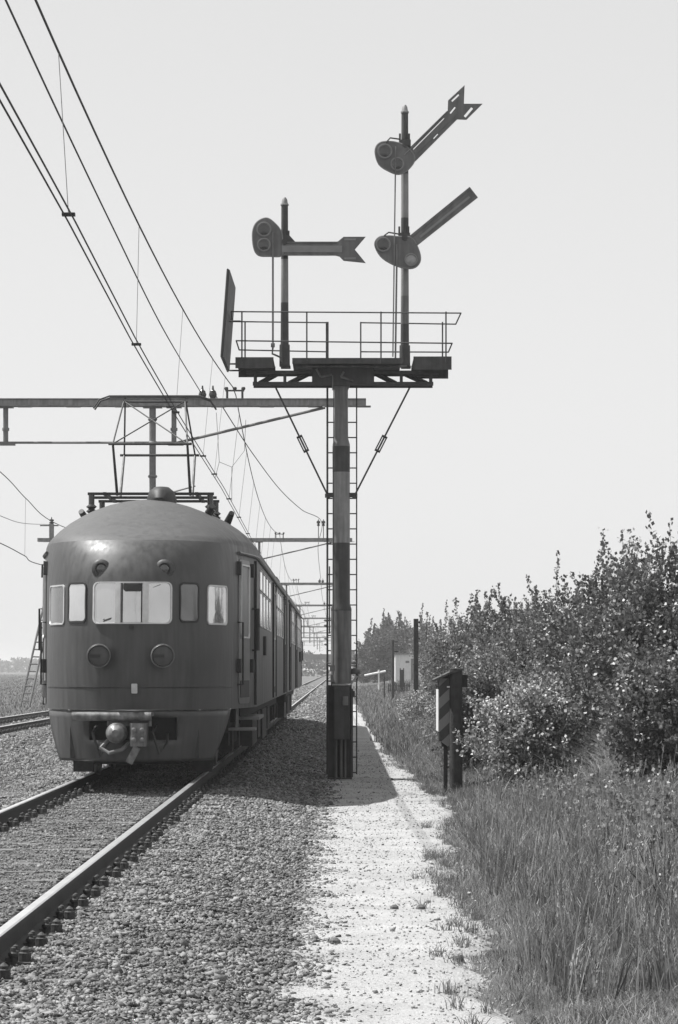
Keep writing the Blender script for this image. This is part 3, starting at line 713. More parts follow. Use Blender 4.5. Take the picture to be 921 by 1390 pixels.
for Dq in dD[:9]:
    c = contact(Dq); MB().box(c.x-.055, c.x+.055, c.y-.03, c.y+.03, c.z-.004, c.z+.022).build('clamp', 'wire', ol)
# Y bridle behind the nearest gantry
b = MB(); D = 64; c = P(298, 627, D); e = P(315, 634, D); f_ = P(332, 612, D)
b.tube(P(294, 560, D), c, .006, 5); b.tube(c, e, .006, 5); b.tube(e, f_, .006, 5); b.tube(e, P(315, 680, D), .006, 5); b.tube(f_, P(334, 570, D), .006, 5); b.tube(c, P(292, 650, D), .006, 5)
b.build('bridle_wire', 'thinwire', ol)
def feeder(D):
    tab = [(10, -2.67, 7.5), (23.6, -2.67, 7.06), (34.9, -2.67, 6.92), (48, -2.66, 7.1), (60, -2.68, 7.48), (62, -2.66, 7.55)]
    x, z = lerp(tab, D); return Vector((x, D*K, z))
fw = thing('feeder_wire', (-2.67, 10*K, 7.3), 'single feeder wire left of the catenary, reaching the round insulators on the nearest beam', 'overhead wire')
ctrl = [Vector(P(*q)) for q in ((8, 0, 23.6), (80, 155, 28.6), (155, 312, 34.9), (222, 447, 44.5), (275, 536, 61.8))]
def smooth_path(ctrl, n=10):
    out = []
    for i in range(len(ctrl)-1):
        p0 = ctrl[max(i-1, 0)]; p1 = ctrl[i]; p2 = ctrl[i+1]; p3 = ctrl[min(i+2, len(ctrl)-1)]
        for k in range(n):
            t_ = k/n; out.append(.5*((2*p1)+(-p0+p2)*t_+(2*p0-5*p1+4*p2-p3)*t_*t_+(-p0+3*p1-3*p2+p3)*t_**3))
    return out+[ctrl[-1]]
c0 = [ctrl[0]+(ctrl[0]-ctrl[1])*1.2]+ctrl
MB().path(smooth_path(c0), .010, 6).build('wire', 'wire', fw, True)
c1 = [P(293, 537, 62), P(318, 577, 74), P(345, 618, 86), P(380, 664, 104), P(410, 692, 116), P(437, 709, 128), P(432, 745, 160), P(436, 789, 194), P(437, 805, 226), P(440, 822, 260), P(445, 845, 326)]
MB().path(smooth_path(c1), .014, 6).build('wire', 'wire', fw, True)
l2 = thing('overhead_line', (-8.9, 60*K, 5.2), 'second track overhead line, sloping wires at the left edge beside the train', 'overhead wire')
MB().path(smooth_path([P(-120, 545, 60), P(0, 640, 77), P(36, 677, 84), P(75, 710, 92), P(150, 740, 128), P(240, 790, 194)]), .012, 6).build('catenary_wire', 'wire', l2, True)
MB().path(smooth_path([P(-120, 685, 60), P(0, 737, 77), P(33, 754, 84), P(62, 768, 90), P(175, 789, 128), P(255, 828, 194)]), .013, 6).build('contact_wire', 'wire', l2, True)
MB().tube(P(35, 676, 84), P(34, 754, 84), .005, 5).build('dropper', 'thinwire', l2)
MB().path(smooth_path([P(-60, 676, 95), P(0, 700, 108), P(30, 710, 118), P(68, 712, 128)]), .012, 6).build('feeder_wire', 'wire', None, True)
tag(bpy.data.objects['feeder_wire.001'], 'thin slack wire at the left edge, running to the insulator on the far left post', 'overhead wire')
# ladder against the far left post
lt = thing('ladder', P(36, 961, 127), 'tall wooden ladder leaning on the far left gantry post', 'ladder')
a0, a1 = P(28, 960, 127), P(67, 790, 127.5); c0_, c1_ = P(40, 960, 126), P(72, 815, 127.2)
MB().tube(a0, a1, .05, 6).build('side_rail', 'galv_dark', lt); MB().tube(c0_, c1_, .05, 6).build('side_rail', 'galv_dark', lt)
for k in range(14):
    f_ = .06+k*.068; MB().tube(a0.lerp(a1, f_*.86), c0_.lerp(c1_, f_), .035, 6).build('rung', 'steel_dark', lt)

# ------------------------------------------------------------------ signal bridge
DS = 45.3; U = DS/4000.0
def S(px, py, d=0.0): return P(px, py, DS+d)
def Q(px, py, d=0.0):           # same plane, offset in depth keeps x,z of the plane DS
    p = P(px, py, DS); return Vector((p.x, p.y+d, p.z))
sg = thing('signal_mast', Q(463.5, 1058), 'tall banded tubular signal mast with railed platform and ladder beside the path', 'signal mast')
cx, cy = Q(463.5, 1058).x, Q(0, 0).y
def zz(py): return P(0, py, DS).z
def xx(px): return P(px, 0, DS).x
def msec(rs, m, nm='mast_section', lab=None):
    b = MB().lathe([(r*U, zz(py)) for r, py in rs], (cx, cy, 0), 'z', 28); return b.build(nm, m, sg, True, lab)
msec([(14, 930), (14, 829)], 'steel_mid', lab='grey lower mast section')
msec([(14.2, 829), (14, 826), (12, 820), (11.8, 737)], 'steel_dark', lab='dark painted band')
msec([(11.8, 737), (11.8, 641)], 'steel_light', lab='pale painted band')
msec([(11.8, 641), (11.9, 606)], 'steel_dark', lab='short dark painted band')
msec([(11.9, 606), (11.7, 603), (9.5, 595), (9.2, 560), (9.2, 530), (12, 524), (12, 519)], 'steel_mid', lab='slim grey top section')
# base: pair of channels and cabinet
b = MB()
for x0, x1 in ((445, 456), (467.5, 478)):
    b.box(xx(x0), xx(x1), cy-.02, cy+.0, -.1, zz(930)); b.box(xx(x0), xx(x0)+.015, cy-.16, cy+.22, -.1, zz(930)); b.box(xx(x1)-.015, xx(x1), cy-.16, cy+.22, -.1, zz(930))
b.box(xx(456), xx(467.5), cy+.15, cy+.18, -.1, zz(930)); b.box(xx(445), xx(478), cy-.18, cy+.24, -.08, .03)
b.build('base_column', 'steel_dark', sg)
b = MB(); b.tube((cx-.08, cy-.14, -.02), (cx-.08, cy-.14, zz(1003)), .022, 8); b.tube((cx+.0, cy-.14, -.02), (cx+.0, cy-.14, zz(1003)), .022, 8); b.tube((cx+.06, cy-.14, -.02), (cx+.06, cy-.14, zz(1003)), .018, 8)
b.build('cable_conduit', 'steel_mid', sg, True)
cb = MB().cbox(xx(453), xx(475), cy-.32, cy-.05, zz(1003), zz(932), .015).build('cabinet', 'steel_dark', sg)
MB().cbox(xx(465), xx(473), cy-.37, cy-.32, zz(957), zz(945), .01).build('lock_box', 'steel_mid', cb)
b = MB().tube((xx(451), cy-.2, zz(930)), (xx(475), cy-.2, zz(930)), .02, 8); b.tube((xx(475), cy-.2, zz(930)), (xx(485), cy-.05, zz(918)), .016, 8); b.build('pull_rod_guide', 'steel_light', sg, True)
b = MB(); b.lathe([(.015, .06), (.07, .03), (.085, .0), (.085, -.03), (.05, -.035)][::-1], (xx(482), cy, zz(912)), 'z', 14); b.box(xx(475), xx(482), cy-.02, cy+.02, zz(911), zz(908)); b.tube((xx(486), cy, zz(914)), (xx(485), cy, zz(924)), .012, 6); b.build('lamp_hoist', 'steel_dark', sg, True)
b = MB().box(xx(448), xx(455), cy-.22, cy-.14, zz(911), zz(903)); b.box(xx(449), xx(453), cy-.22, cy-.14, zz(926), zz(916)); b.build('pulley_bracket', 'steel_mid', sg)
b = MB(); b.tube((xx(452.5), cy-.17, zz(925)), (xx(453.5), cy-.17, zz(520)), .009, 6); b.build('pull_wire', 'steel_dark', sg)
b = MB(); b.tube((xx(478), cy+.05, zz(1055)), (xx(478), cy+.05, zz(935)), .02, 6); b.box(xx(475), xx(482), cy, cy+.08, zz(945), zz(938)); b.build('earth_pipe', 'steel_dark', sg)
# ladder behind the mast
yl = cy+.28
lb = MB()
for xq, r in ((444.6, .018), (484.6, .012)): lb.tube((xx(xq), yl, zz(1052)), (xx(xq), yl, zz(507)), r, 6)
for k in range(24): lb.tube((xx(444.6), yl, zz(571+20.8*k)), (xx(484.6), yl, zz(571+20.8*k)), .011, 6)
for py in (672, 900): lb.tube((xx(444.6), yl, zz(py)), (cx, cy+.05, zz(py)), .012, 6); lb.tube((xx(484.6), yl, zz(py)), (cx, cy+.05, zz(py)), .012, 6)
lb.build('ladder', 'steel_dark', sg)
b = MB()
for (px, py) in ((442.5, 843), (442.5, 850), (443, 868), (443, 876)): b.lathe([(.02, 0), (.035, .015), (.02, .03)], (xx(px), yl-.04, zz(py)), 'z', 8)
b.tube((xx(447.5), yl-.06, zz(860)), (xx(447.5), yl-.06, zz(768)), .012, 6); b.build('cable_clip', 'steel_dark', sg)
# platform
py0, py1 = 44.6*K, 46.0*K
b = MB()
def deck(px0, px1, pyt, pyb_):
    x0, x1 = xx(px0), xx(px1); bb = MB(); bb.box(x0, x1, py0+.03, py1-.03, zz(pyt)-.02, zz(pyt)); bb.box(x0, x1, py0, py0+.02, zz(pyb_), zz(pyt)+.03); bb.box(x0, x1, py1-.02, py1, zz(pyb_), zz(pyt)+.03); return bb
for a_ in ((322, 373, 494, 506), (398, 544, 495, 500), (560, 611, 493, 508)): deck(*a_).build('deck', 'steel_dark', sg)
tr = MB(); 
for yy in (cy-.17, cy+.17):
    for (xa, ya, xb_, yb_, h) in ((335, 507, 595, 507, .05), (344, 522.5, 588, 522.5, .055)):
        tr.box(xx(xa), xx(xb_), yy-.025, yy+.025, zz(ya)-h/2, zz(ya)+h/2)
    for px in (347, 387, 545, 585): tr.box(xx(px)-.02, xx(px)+.02, yy-.02, yy+.02, zz(520.5), zz(509))
    for (xa, ya, xb_, yb_) in ((352, 521, 376, 508), (392, 521, 420, 507), (512, 508, 538, 521), (551, 508, 580, 521)):
        tr.tube((xx(xa), yy, zz(ya)), (xx(xb_), yy, zz(yb_)), .022, 4)
tr.build('truss', 'steel_dark', sg)
MB().cbox(xx(424), xx(508), cy-.2, cy+.2, zz(521), zz(501), .01).build('truss_box', 'steel_dark', sg)
b = MB()
for (xa, ya, xb_, yb_) in ((430, 503, 436, 514), (436, 514, 451, 511), (467, 507, 463, 514), (463, 514, 480, 519), (406, 500, 500, 499), (494, 500, 552, 500)):
    b.tube((xx(xa), cy-.24, zz(ya)), (xx(xb_), cy-.24, zz(yb_)), .018, 8)
b.tube((xx(452), cy-.24, zz(512)), (xx(452), cy-.24, zz(532)), .01, 6)
b.build('crank_rod', 'steel_mid', sg, True)
for (xa, xb_) in ((375, 445), (556, 482)):
    a_ = Vector((xx(xa), cy, zz(527))); c_ = Vector((xx(xb_), cy, zz(672))); d_ = (c_-a_)
    b = MB().tube(a_, c_, .014, 8); b.tube(a_+Vector((0, 0, .06)), a_, .05, 6, .02); b.box(c_.x-.04, c_.x+.04, cy-.03, cy+.03, c_.z-.04, c_.z+.02)
    br = b.build('brace_rod', 'steel_dark', sg, True)
    m_ = a_.lerp(c_, .52); u_ = d_.normalized(); nrm = Vector((u_.z, 0, -u_.x)); b = MB()
    for s in (-1, 1): b.tube(m_-u_*.12+nrm*s*.035, m_+u_*.12+nrm*s*.035, .012, 6)
    for s in (-1, 1): b.tube(m_+u_*s*.12-nrm*.045, m_+u_*s*.12+nrm*.045, .02, 6)
    b.build('turnbuckle', 'steel_dark', br, True)
b = MB().box(xx(445), xx(453), cy-.04, cy+.04, zz(675), zz(669)); b.box(xx(474), xx(483), cy-.04, cy+.04, zz(675), zz(669)); b.build('brace_bracket', 'steel_dark', sg)
# railing
r_ = .0115; b = MB(); F_ = lambda px, py: P(px, py, 44.55); B_ = lambda px, py: P(px, py, 46.05)
def rod(b, a_, c_, r=r_): b.tube(a_, c_, r, 6)
rod(b, F_(314, 423), F_(626, 425)); rod(b, F_(626, 425), B_(619, 440)); rod(b, F_(321, 462.5), F_(614, 466)); rod(b, F_(321, 462.5), B_(325, 475)); rod(b, F_(614, 466), B_(609, 478))
for px in (328.7, 416.8, 517.5, 605.7): rod(b, F_(px, 423), F_(px, 492), .013)
b.build('front_railing', 'steel_dark', sg, True)
b = MB(); rod(b, B_(316, 436.5), B_(446, 438)); rod(b, B_(490, 438), B_(619, 440)); rod(b, B_(325, 475), B_(443, 477.5)); rod(b, B_(490, 477.5), B_(609, 478))
for px in (333, 445.5, 443.5, 490, 601): rod(b, B_(px, 437), B_(px, 491), .013)
rod(b, F_(314, 423), B_(316, 436.5)); b.build('back_railing', 'steel_dark', sg, True)
# slatted screen board
sb = thing('slatted_screen', P(305, 505, DS), 'tall narrow slatted board leaning at the left end of the platform', 'screen board')
n0, n1, f0, f1 = P(309.5, 366, 44.3), P(301, 484, 44.3), P(317.8, 391, 46.5), P(309.5, 504, 46.5)
th = Vector((.03, 0, 0))
b = MB()
for k in range(13):
    a_ = k/13; c_ = (k+.8)/13
    q0, q1 = n0.lerp(f0, a_), n0.lerp(f0, c_); q2, q3 = n1.lerp(f1, a_), n1.lerp(f1, c_)
    b.add([q0, q1, q3, q2, q0+th, q1+th, q3+th, q2+th], [(0, 1, 2, 3), (7, 6, 5, 4), (0, 4, 5, 1), (1, 5, 6, 2), (2, 6, 7, 3), (3, 7, 4, 0)])
b.build('slat_panel', 'steel_dark', sb)
b = MB(); b.path([n0, f0, f1, n1, n0], .018, 6)
for py in (436, 494, 503): b.tube(P(312, py, DS), P(327, py, DS), .014, 6)
b.build('frame', 'steel_dark', sb)

# ------------------------------------------------------------------ semaphores (crop coordinates)
def C(cx_, cy_): return (xx(280+cx_/2.3025), zz(100+cy_/2.3025))
def pole(root, pxc, bands, ytop):
    x = xx(pxc)
    for (pa, pb, ra, rb, m, lab) in bands:
        MB().lathe([(rb*U, zz(pb)), (ra*U, zz(pa))], (x, cy, 0), 'z', 18).build('pole_section', m, root, True, lab)
    MB().lathe([(5.6*U, zz(ytop+11)), (5.6*U, zz(ytop+9)), (4.4*U, zz(ytop+8.5)), (3.6*U, zz(ytop+3)), (1.8*U, zz(ytop)), (.002, zz(ytop-.4))], (x, cy, 0), 'z', 16).build('finial', 'steel_light', root, True)
    b = MB(); b.box(x-7*U, x+7*U, cy-.1, cy+.1, zz(497), zz(494)); b.box(x-5*U, x+8*U, cy-.09, cy+.09, zz(500), zz(497)); b.build('pole_foot', 'steel_dark', root)
def arm_poly(pts): return [C(*p) for p in pts]
def spectacle(root, pts, lenses, slab, y=-.16):
    sp = MB().prism(arm_poly(pts), cy+y-.0185, cy+y+.0175, .006).build('spectacle_plate', 'arm', root)
    # raised rim
    pl = arm_poly(pts); b = MB(); b.path([(p[0], cy+y-.01, p[1]) for p in pl+[pl[0]]], .012, 6); b.build('rim', 'arm_pale', sp, True)
    for (lx, ly, lr, m) in lenses:
        c = C(lx, ly); r = lr/2.3025*U
        b = MB().lathe([(r*1.0, -.0), (r*1.08, .03), (r*.92, .034), (r*.88, .02)], (c[0], cy+y-.019, c[1]), 'y', 24); b.build('lens_ring', 'arm_pale', sp, True)
        b = MB().lathe([(r*.9, .0), (r*.9, .018), (r*.5, .028), (.001, .032)], (c[0], cy+y-.019, c[1]), 'y', 24); b.build('lens', m, sp, True)
    return sp
def smooth_poly(pts, n=4):
    out = []; N = len(pts)
    for i in range(N):
        p0, p1, p2, p3 = (np.array(pts[(i+k-1) % N], float) for k in range(4))
        for k in range(n):
            t_ = k/n; out.append(tuple(.5*((2*p1)+(-p0+p2)*t_+(2*p0-5*p1+4*p2-p3)*t_*t_+(-p0+3*p1-3*p2+p3)*t_**3)))
    return out
# left signal
s1 = thing('semaphore_signal', Q(386.7, 497), 'left lower semaphore with one level arm ending in a notched fishtail', 'semaphore signal')
pole(s1, 386.7, [(277, 352, 4.6, 4.9, 'steel_dark', None), (352, 411, 4.9, 5.2, 'steel_light', 'pale painted pole band'), (411, 468, 5.2, 5.6, 'steel_dark', None), (468, 495, 7, 7.2, 'steel_dark', None)], 268)
ya = cy-.16
b = MB(); b.prism(arm_poly([(232, 531), (405, 531), (413, 529), (430, 515), (499, 515), (465, 555), (499, 597), (430, 590), (417, 577), (405, 574), (232, 574)]), ya-.01, ya+.01, .004)
for (z0_, z1_) in ((531, 535), (570, 574)): 
    a_, c_ = C(240, z0_), C(410, z1_); b.box(a_[0], c_[0], ya-.03, ya-.01, c_[1], a_[1])
am = b.build('signal_arm', 'arm', s1)
a_, c_ = C(238, 543), C(425, 564); MB().box(a_[0], c_[0], ya-.022, ya-.0105, c_[1], a_[1]).build('arm_stripe', 'arm_pale', am)
for zq in (524, 583): a_, c_ = C(432, zq-3), C(468, zq+3); MB().box(a_[0], c_[0], ya-.022, ya-.0105, c_[1], a_[1]).build('tail_rib', 'arm_pale', am)
spectacle(s1, smooth_poly([(147, 500), (160, 470), (188, 457), (212, 470), (236, 500), (240, 540), (238, 574), (200, 576), (165, 573), (150, 548)]), [(182, 493, 22, 'lens'), (182, 541, 20, 'lens')], 1)
b = MB(); q = C(210, 502); r2 = C(210, 860); b.tube((q[0], cy-.2, q[1]), (r2[0], cy-.2, r2[1]), .015, 8); q3 = C(208, 880); q4 = C(236, 890); b.path([(r2[0], cy-.2, r2[1]), (q3[0], cy-.2, q3[1]), (q4[0], cy-.1, q4[1])], .015, 8); b.lathe([(.03, 0), (.03, .06), (.01, .07)], (r2[0], cy-.2, r2[1]), 'z', 8)
b.build('operating_rod', 'steel_mid', s1, True)
def bracket(root, cxp, cyp, s=1):
    c = C(cxp, cyp); b = MB(); b.box(c[0]-.085, c[0]+.085, cy-.15, cy+.07, c[1]-.05, c[1]+.05); b.tube((c[0], cy-.2, c[1]-.03), (c[0], cy+.02, c[1]-.03), .045, 12)
    b.tube((c[0]+.06, cy-.05, c[1]-.1), (c[0]+.06, cy-.05, c[1]+.16), .018, 6); b.tube((c[0]-.08, cy-.05, c[1]-.1), (c[0]-.08, cy-.05, c[1]+.16), .018, 6)
    return b.build('arm_bracket', 'steel_dark', root)
bracket(s1, 246, 525)
a_ = C(262, 510); MB().prism([C(240, 530), C(240, 505), C(262, 510), C(280, 530)], cy-.12, cy-.1).build('arm_lug', 'steel_dark', s1)
# right signal with two raised arms
s2 = thing('semaphore_signal', Q(549.5, 497), 'right taller semaphore with two raised arms, the upper one fishtailed', 'semaphore signal')
pole(s2, 549.8, [(152, 236, 4.6, 5.0, 'steel_dark', None), (236, 296, 5.0, 5.2, 'steel_light', 'pale painted band between the two arms'), (296, 365, 5.2, 5.3, 'steel_dark', None), (365, 402, 5.3, 5.5, 'steel_light', 'pale painted band below the lower arm'), (402, 440, 5.5, 5.6, 'steel_mid', None), (440, 469, 5.6, 5.8, 'steel_dark', None), (469, 495, 7.2, 7.4, 'steel_dark', None)], 142.5)
def bar(b, p, q, wd, y0, y1):
    a = Vector(C(*p)); c = Vector(C(*q)); d = (c-a).normalized(); nn = Vector((-d.y, d.x))*(wd/2)
    b.prism([tuple(a+nn), tuple(c+nn), tuple(c-nn), tuple(a-nn)], y0, y1)
# upper arm: one plate with open slots
from mathutils.geometry import tessellate_polygon
def C2(x, y): return (xx(500+x/5.418), zz(110+y/5.418))
def slot(p, q, wd):
    a = Vector(p); c = Vector(q); d = (c-a).normalized(); nn = Vector((-d.y, d.x))*(wd/2); return [tuple(a+nn), tuple(c+nn), tuple(c-nn), tuple(a-nn)]
loops = [[(298, 512), (582, 236), (585, 160), (706, 48), (701, 184), (838, 184), (720, 301), (652, 298), (345, 606)],
         slot((330, 518), (556, 290), 6), slot((600, 255), (637, 209), 11), slot((612, 166), (664, 117), 12), slot((706, 280), (762, 214), 18), slot((478, 440), (510, 405), 7)]
loops = [[C2(*p) for p in l] for l in loops]; flat = [p for l in loops for p in l]
tris = tessellate_polygon([[Vector((x, z, 0)) for x, z in l] for l in loops]); nf = len(flat)
b = MB(); fs = [tuple(t_) for t_ in tris]+[tuple(q+nf for q in t_[::-1]) for t_ in tris]; k = 0
for l in loops:
    m_ = len(l); fs += [(k+i_, k+(i_+1) % m_, nf+k+(i_+1) % m_, nf+k+i_) for i_ in range(m_)]; k += m_
b.add([(x, ya-.01, z) for x, z in flat]+[(x, ya+.01, z) for x, z in flat], fs)
for e0, e1 in (((300, 516), (580, 240)), ((343, 600), (650, 296))):
    b.prism([C2(*p) for p in slot(e0, e1, 7)], ya-.03, ya-.0102)
am = b.build('signal_arm', 'arm', s2, label='upper raised fishtail arm with open slots')
b = MB(); b.prism([C2(*p) for p in slot((345, 545), (650, 240), 26)], ya-.02, ya-.0102); b.build('arm_stripe', 'arm', am)
b = MB(); b.prism([C2(*p) for p in slot((262, 560), (345, 478), 7)], ya-.03, ya-.0192); b.build('arm_rib', 'arm_pale', am)
spectacle(s2, smooth_poly([(528, 250), (538, 226), (562, 219), (600, 223), (630, 238), (652, 272), (632, 305), (603, 321), (572, 312), (540, 290)]), [(558, 250, 22, 'lens'), (597, 290, 20, 'lens')], 1)
bracket(s2, 622, 222); b = MB(); q = C(560, 225); q2 = C(575, 208); q3 = C(606, 209); b.path([(q[0], cy-.2, q[1]), (q2[0], cy-.18, q2[1]), (q3[0], cy-.1, q3[1])], .012, 6); b.build('lamp_stay', 'steel_dark', s2, True)
# lower arm
b = MB(); b.prism(arm_poly([(634, 513), (822, 360), (848, 393), (655, 546), (640, 530)]), ya-.01, ya+.01, .004)
bar(b, (640, 515), (822, 365), 5*U/2.3, ya-.03, ya-.0105); bar(b, (656, 541), (844, 392), 5*U/2.3, ya-.0305, ya-.0105); bar(b, (821, 363), (845, 394), 5*U/2.3, ya-.029, ya-.0105)
am = b.build('signal_arm', 'arm', s2, label='lower raised square-ended arm')
b = MB(); bar(b, (668, 516), (822, 391), 7*U/2.3, ya-.02, ya-.0108); b.build('arm_stripe', 'arm_pale', am)
spectacle(s2, smooth_poly([(527, 540), (538, 518), (562, 513), (600, 515), (640, 518), (662, 552), (669, 588), (652, 611), (620, 613), (580, 600), (545, 576)]), [(553, 540, 22, 'lens'), (640, 588, 19, 'lens_pale')], 1)
bracket(s2, 620, 512); b = MB(); q = C(556, 513); q2 = C(570, 502); q3 = C(604, 505); b.path([(q[0], cy-.2, q[1]), (q2[0], cy-.18, q2[1]), (q3[0], cy-.1, q3[1])], .012, 6); b.build('lamp_stay', 'steel_dark', s2, True)
b = MB(); q = C(592, 236); q2 = C(583, 890); b.tube((q[0], cy-.21, q[1]), (q2[0], cy-.21, q2[1]), .012, 6); b.build('operating_rod', 'steel_mid', s2, True)
b = MB(); q = C(596, 540); q2 = C(591, 900); b.tube((q[0], cy-.21, q[1]), (q2[0], cy-.21, q2[1]), .016, 6); b.build('operating_rod', 'steel_mid', s2, True)

# ------------------------------------------------------------------ striped box on its post
bx = thing('striped_cabinet', P(618, 1079, 40), 'small roofed cabinet with diagonal stripes on a round wooden post beside the path', 'trackside cabinet')
c40 = P(619.2, 1079, 40)
MB().lathe([(.09, -.2), (.088, 1.0), (.086, 1.70), (.07, 1.715)], (c40.x, c40.y, 0), 'z', 20).build('post', 'wood_dark', bx, True)
def m_stripe():
    m = mat('diagonal stripe paint', 0.1, 0.6); n = m.node_tree; L = n.links; b = n.nodes['Principled BSDF']
    tc = n.nodes.new('ShaderNodeTexCoord'); sx = n.nodes.new('ShaderNodeSeparateXYZ'); L.new(tc.outputs['Object'], sx.inputs[0])
    ml = n.nodes.new('ShaderNodeMath'); ml.operation = 'MULTIPLY'; ml.inputs[1].default_value = 0.95; L.new(sx.outputs['X'], ml.inputs[0])
    su = n.nodes.new('ShaderNodeMath'); su.operation = 'SUBTRACT'; L.new(sx.outputs['Z'], su.inputs[0]); L.new(ml.outputs[0], su.inputs[1])
    dv = n.nodes.new('ShaderNodeMath'); dv.operation = 'DIVIDE'; dv.inputs[1].default_value = 0.31; L.new(su.outputs[0], dv.inputs[0])
    ad = n.nodes.new('ShaderNodeMath'); ad.operation = 'ADD'; ad.inputs[1].default_value = 5.1; L.new(dv.outputs[0], ad.inputs[0])
    fr = n.nodes.new('ShaderNodeMath'); fr.operation = 'FRACT'; L.new(ad.outputs[0], fr.inputs[0])
    gt = n.nodes.new('ShaderNodeMath'); gt.operation = 'GREATER_THAN'; gt.inputs[1].default_value = 0.5; L.new(fr.outputs[0], gt.inputs[0])
    mr = n.nodes.new('ShaderNodeMapRange'); mr.inputs['To Min'].default_value = 0.03; mr.inputs['To Max'].default_value = 0.16; L.new(gt.outputs[0], mr.inputs['Value'])
    L.new(mr.outputs['Result'], b.inputs['Base Color']); return m
M['stripe'] = m_stripe()
def z40(py): return P(0, py, 40).z
def x40(px): return P(px, 0, 40).x
yf = c40.y+.02
x0, x1 = x40(596.5), x40(609.5)
MB().prism([(x0, z40(1005)), (x0, z40(921)), (x40(616), z40(921)), (x40(616), z40(1014)), (x40(609), z40(1014))], yf, yf+.5).build('striped_board', M['stripe'], bx)
MB().box(x0-.014, x0-.003, yf-.0, yf+.75, z40(993), z40(936)).build('side_panel', 'white', bx)
b = MB().prism([(x40(589), z40(922.5)), (x40(611), z40(912)), (x40(628.5), z40(907)), (x40(628.5), z40(909.5)), (x40(611), z40(915)), (x40(590), z40(925))], yf-.12, yf+.85); b.build('roof', 'steel_dark', bx)
b = MB().box(x40(603), x40(608.5), yf+.1, yf+.2, -.1, z40(1005)); b.build('support_post', 'wood_dark', bx)
b = MB(); b.box(x40(600), x40(635.5), yf+.1, yf+.16, z40(933), z40(916)); b.box(x40(600), x40(635.5), yf+.1, yf+.16, z40(1014), z40(996)); b.build('mounting_board', 'wood_dark', bx)
MB().tube((x40(607), yf-.03, z40(932.5)), (x40(611), yf-.03, z40(932.5)), .012, 6).build('bolt', 'white', bx)

# ------------------------------------------------------------------ posts, hut and fence on the right
def post(px, pyt, D, wpx, label, arms=(), flat=False, side=None):
    t_ = thing('trackside_post', P(px, pyt, D).to_tuple()[:2]+(0,), label, 'post'); x = P(px, 0, D).x; y = D*K; r = wpx*D/8000; zt = P(0, pyt, D).z
    b = MB()
    if flat: b.cbox(x-r, x+r, y-r, y+r, -.2, zt, r*.2)
    else: b.lathe([(r, -.2), (r*.95, zt-.04), (r*.5, zt)], (x, y, 0), 'z', 12)
    b.build('shaft', 'wood_dark', t_)
    for (pa, ln) in arms:
        z = P(0, pa, D).z; MB().box(x, x+ln*D/4000, y-.02, y+.02, z-.025, z+.025).build('arm', 'wood_dark', t_)
post(565, 840, 92, 6.6, 'tallest dark post in the grass right of the path', ((845, 5.5), (867, 5.5)), True)
post(533.5, 868, 138, 4, 'dark post with two short side arms, left of the tallest post', ((871, 7), (884.5, 7)))
post(522, 918, 150, 2.2, 'short thin dark post in front of the white barrier')
post(579, 850, 150, 2.2, 'thin distant pole showing above the bushes right of the tallest post')
post(623.5, 878, 58, 3.0, 'thin pole rising behind the striped cabinet roof')
hut = thing('white_hut', P(560, 930, 270).to_tuple()[:2]+(0,), 'small white flat-roofed building beyond the tallest post', 'building')
hd = 270; h0, h1 = P(537, 889, hd), P(592, 915, hd)
MB().box(h0.x, h1.x, hd*K, hd*K+4, -.3, h0.z).build('wall', 'brick_pale', hut)
MB().box(h0.x-.12, h1.x+.12, hd*K-.12, hd*K+4.1, h0.z, h0.z+.12).build('roof', 'galv', hut)
p = P(560, 894, hd); MB().box(p.x-.12, p.x+.3, hd*K-.03, hd*K, .2, p.z).build('door', 'steel_mid', hut)
p = P(553, 897, hd); MB().box(p.x-.15, p.x+.2, hd*K-.03, hd*K, p.z-.2, p.z).build('window', 'steel_mid', hut)
h2 = thing('white_hut', P(488, 930, 330).to_tuple()[:2]+(0,), 'pale distant shed just right of the signal mast ladder', 'building')
p0_, p1_ = P(484, 898, 330), P(492.5, 912, 330); MB().box(p0_.x, p1_.x, 330*K, 330*K+4, -.3, p0_.z).build('wall', 'brick_pale', h2)
MB().prism([(p0_.x-.1, p0_.z), (p1_.x+.1, p0_.z), ((p0_.x+p1_.x)/2, p0_.z+.35)], 330*K-.1, 330*K+4.1).build('roof', 'galv', h2)
br = thing('barrier', P(514, 930, 200).to_tuple()[:2]+(0,), 'white slanting crossing barrier pole on an upright at the far end of the path', 'barrier')
b = MB().tube(P(495, 917, 200), P(524, 911, 200), .07, 8); b.build('arm', 'white', br); MB().tube(P(514.5, 909, 200), P(514.5, 943, 200), .05, 8).build('upright', 'white', br)
MB().box(P(496, 0, 201).x, P(521, 0, 201).x, 201*K, 201*K+1.2, 0, P(0, 919, 201).z).build('bank_wall', 'steel_dark', br) if False else None
cr = thing('water_butt', P(546, 920, 180).to_tuple()[:2]+(0,), 'dark square box with two small horns in front of the white building', 'box')
p0_, p1_ = P(543, 908, 180), P(549, 918, 180); b = MB().box(p0_.x, p1_.x, 180*K, 180*K+.4, 0, p0_.z-.05); b.box(p0_.x, p0_.x+.06, 180*K, 180*K+.1, p0_.z-.05, p0_.z+.05); b.box(p1_.x-.06, p1_.x, 180*K, 180*K+.1, p0_.z-.05, p0_.z+.05); b.build('box_body', 'wood_dark', cr)
cr.name = 'dark_box'
fe = thing('picket_fence', P(541, 940, 165).to_tuple()[:2]+(0,), 'low dark picket fence in the grass between the two trackside posts', 'fence')
b = MB()
for k in range(14):
    p = P(528+k*2.15, 927+random.uniform(-1, 1), 165); b.box(p.x-.03, p.x+.03, 165*K-.01, 165*K+.01, -.1, p.z)
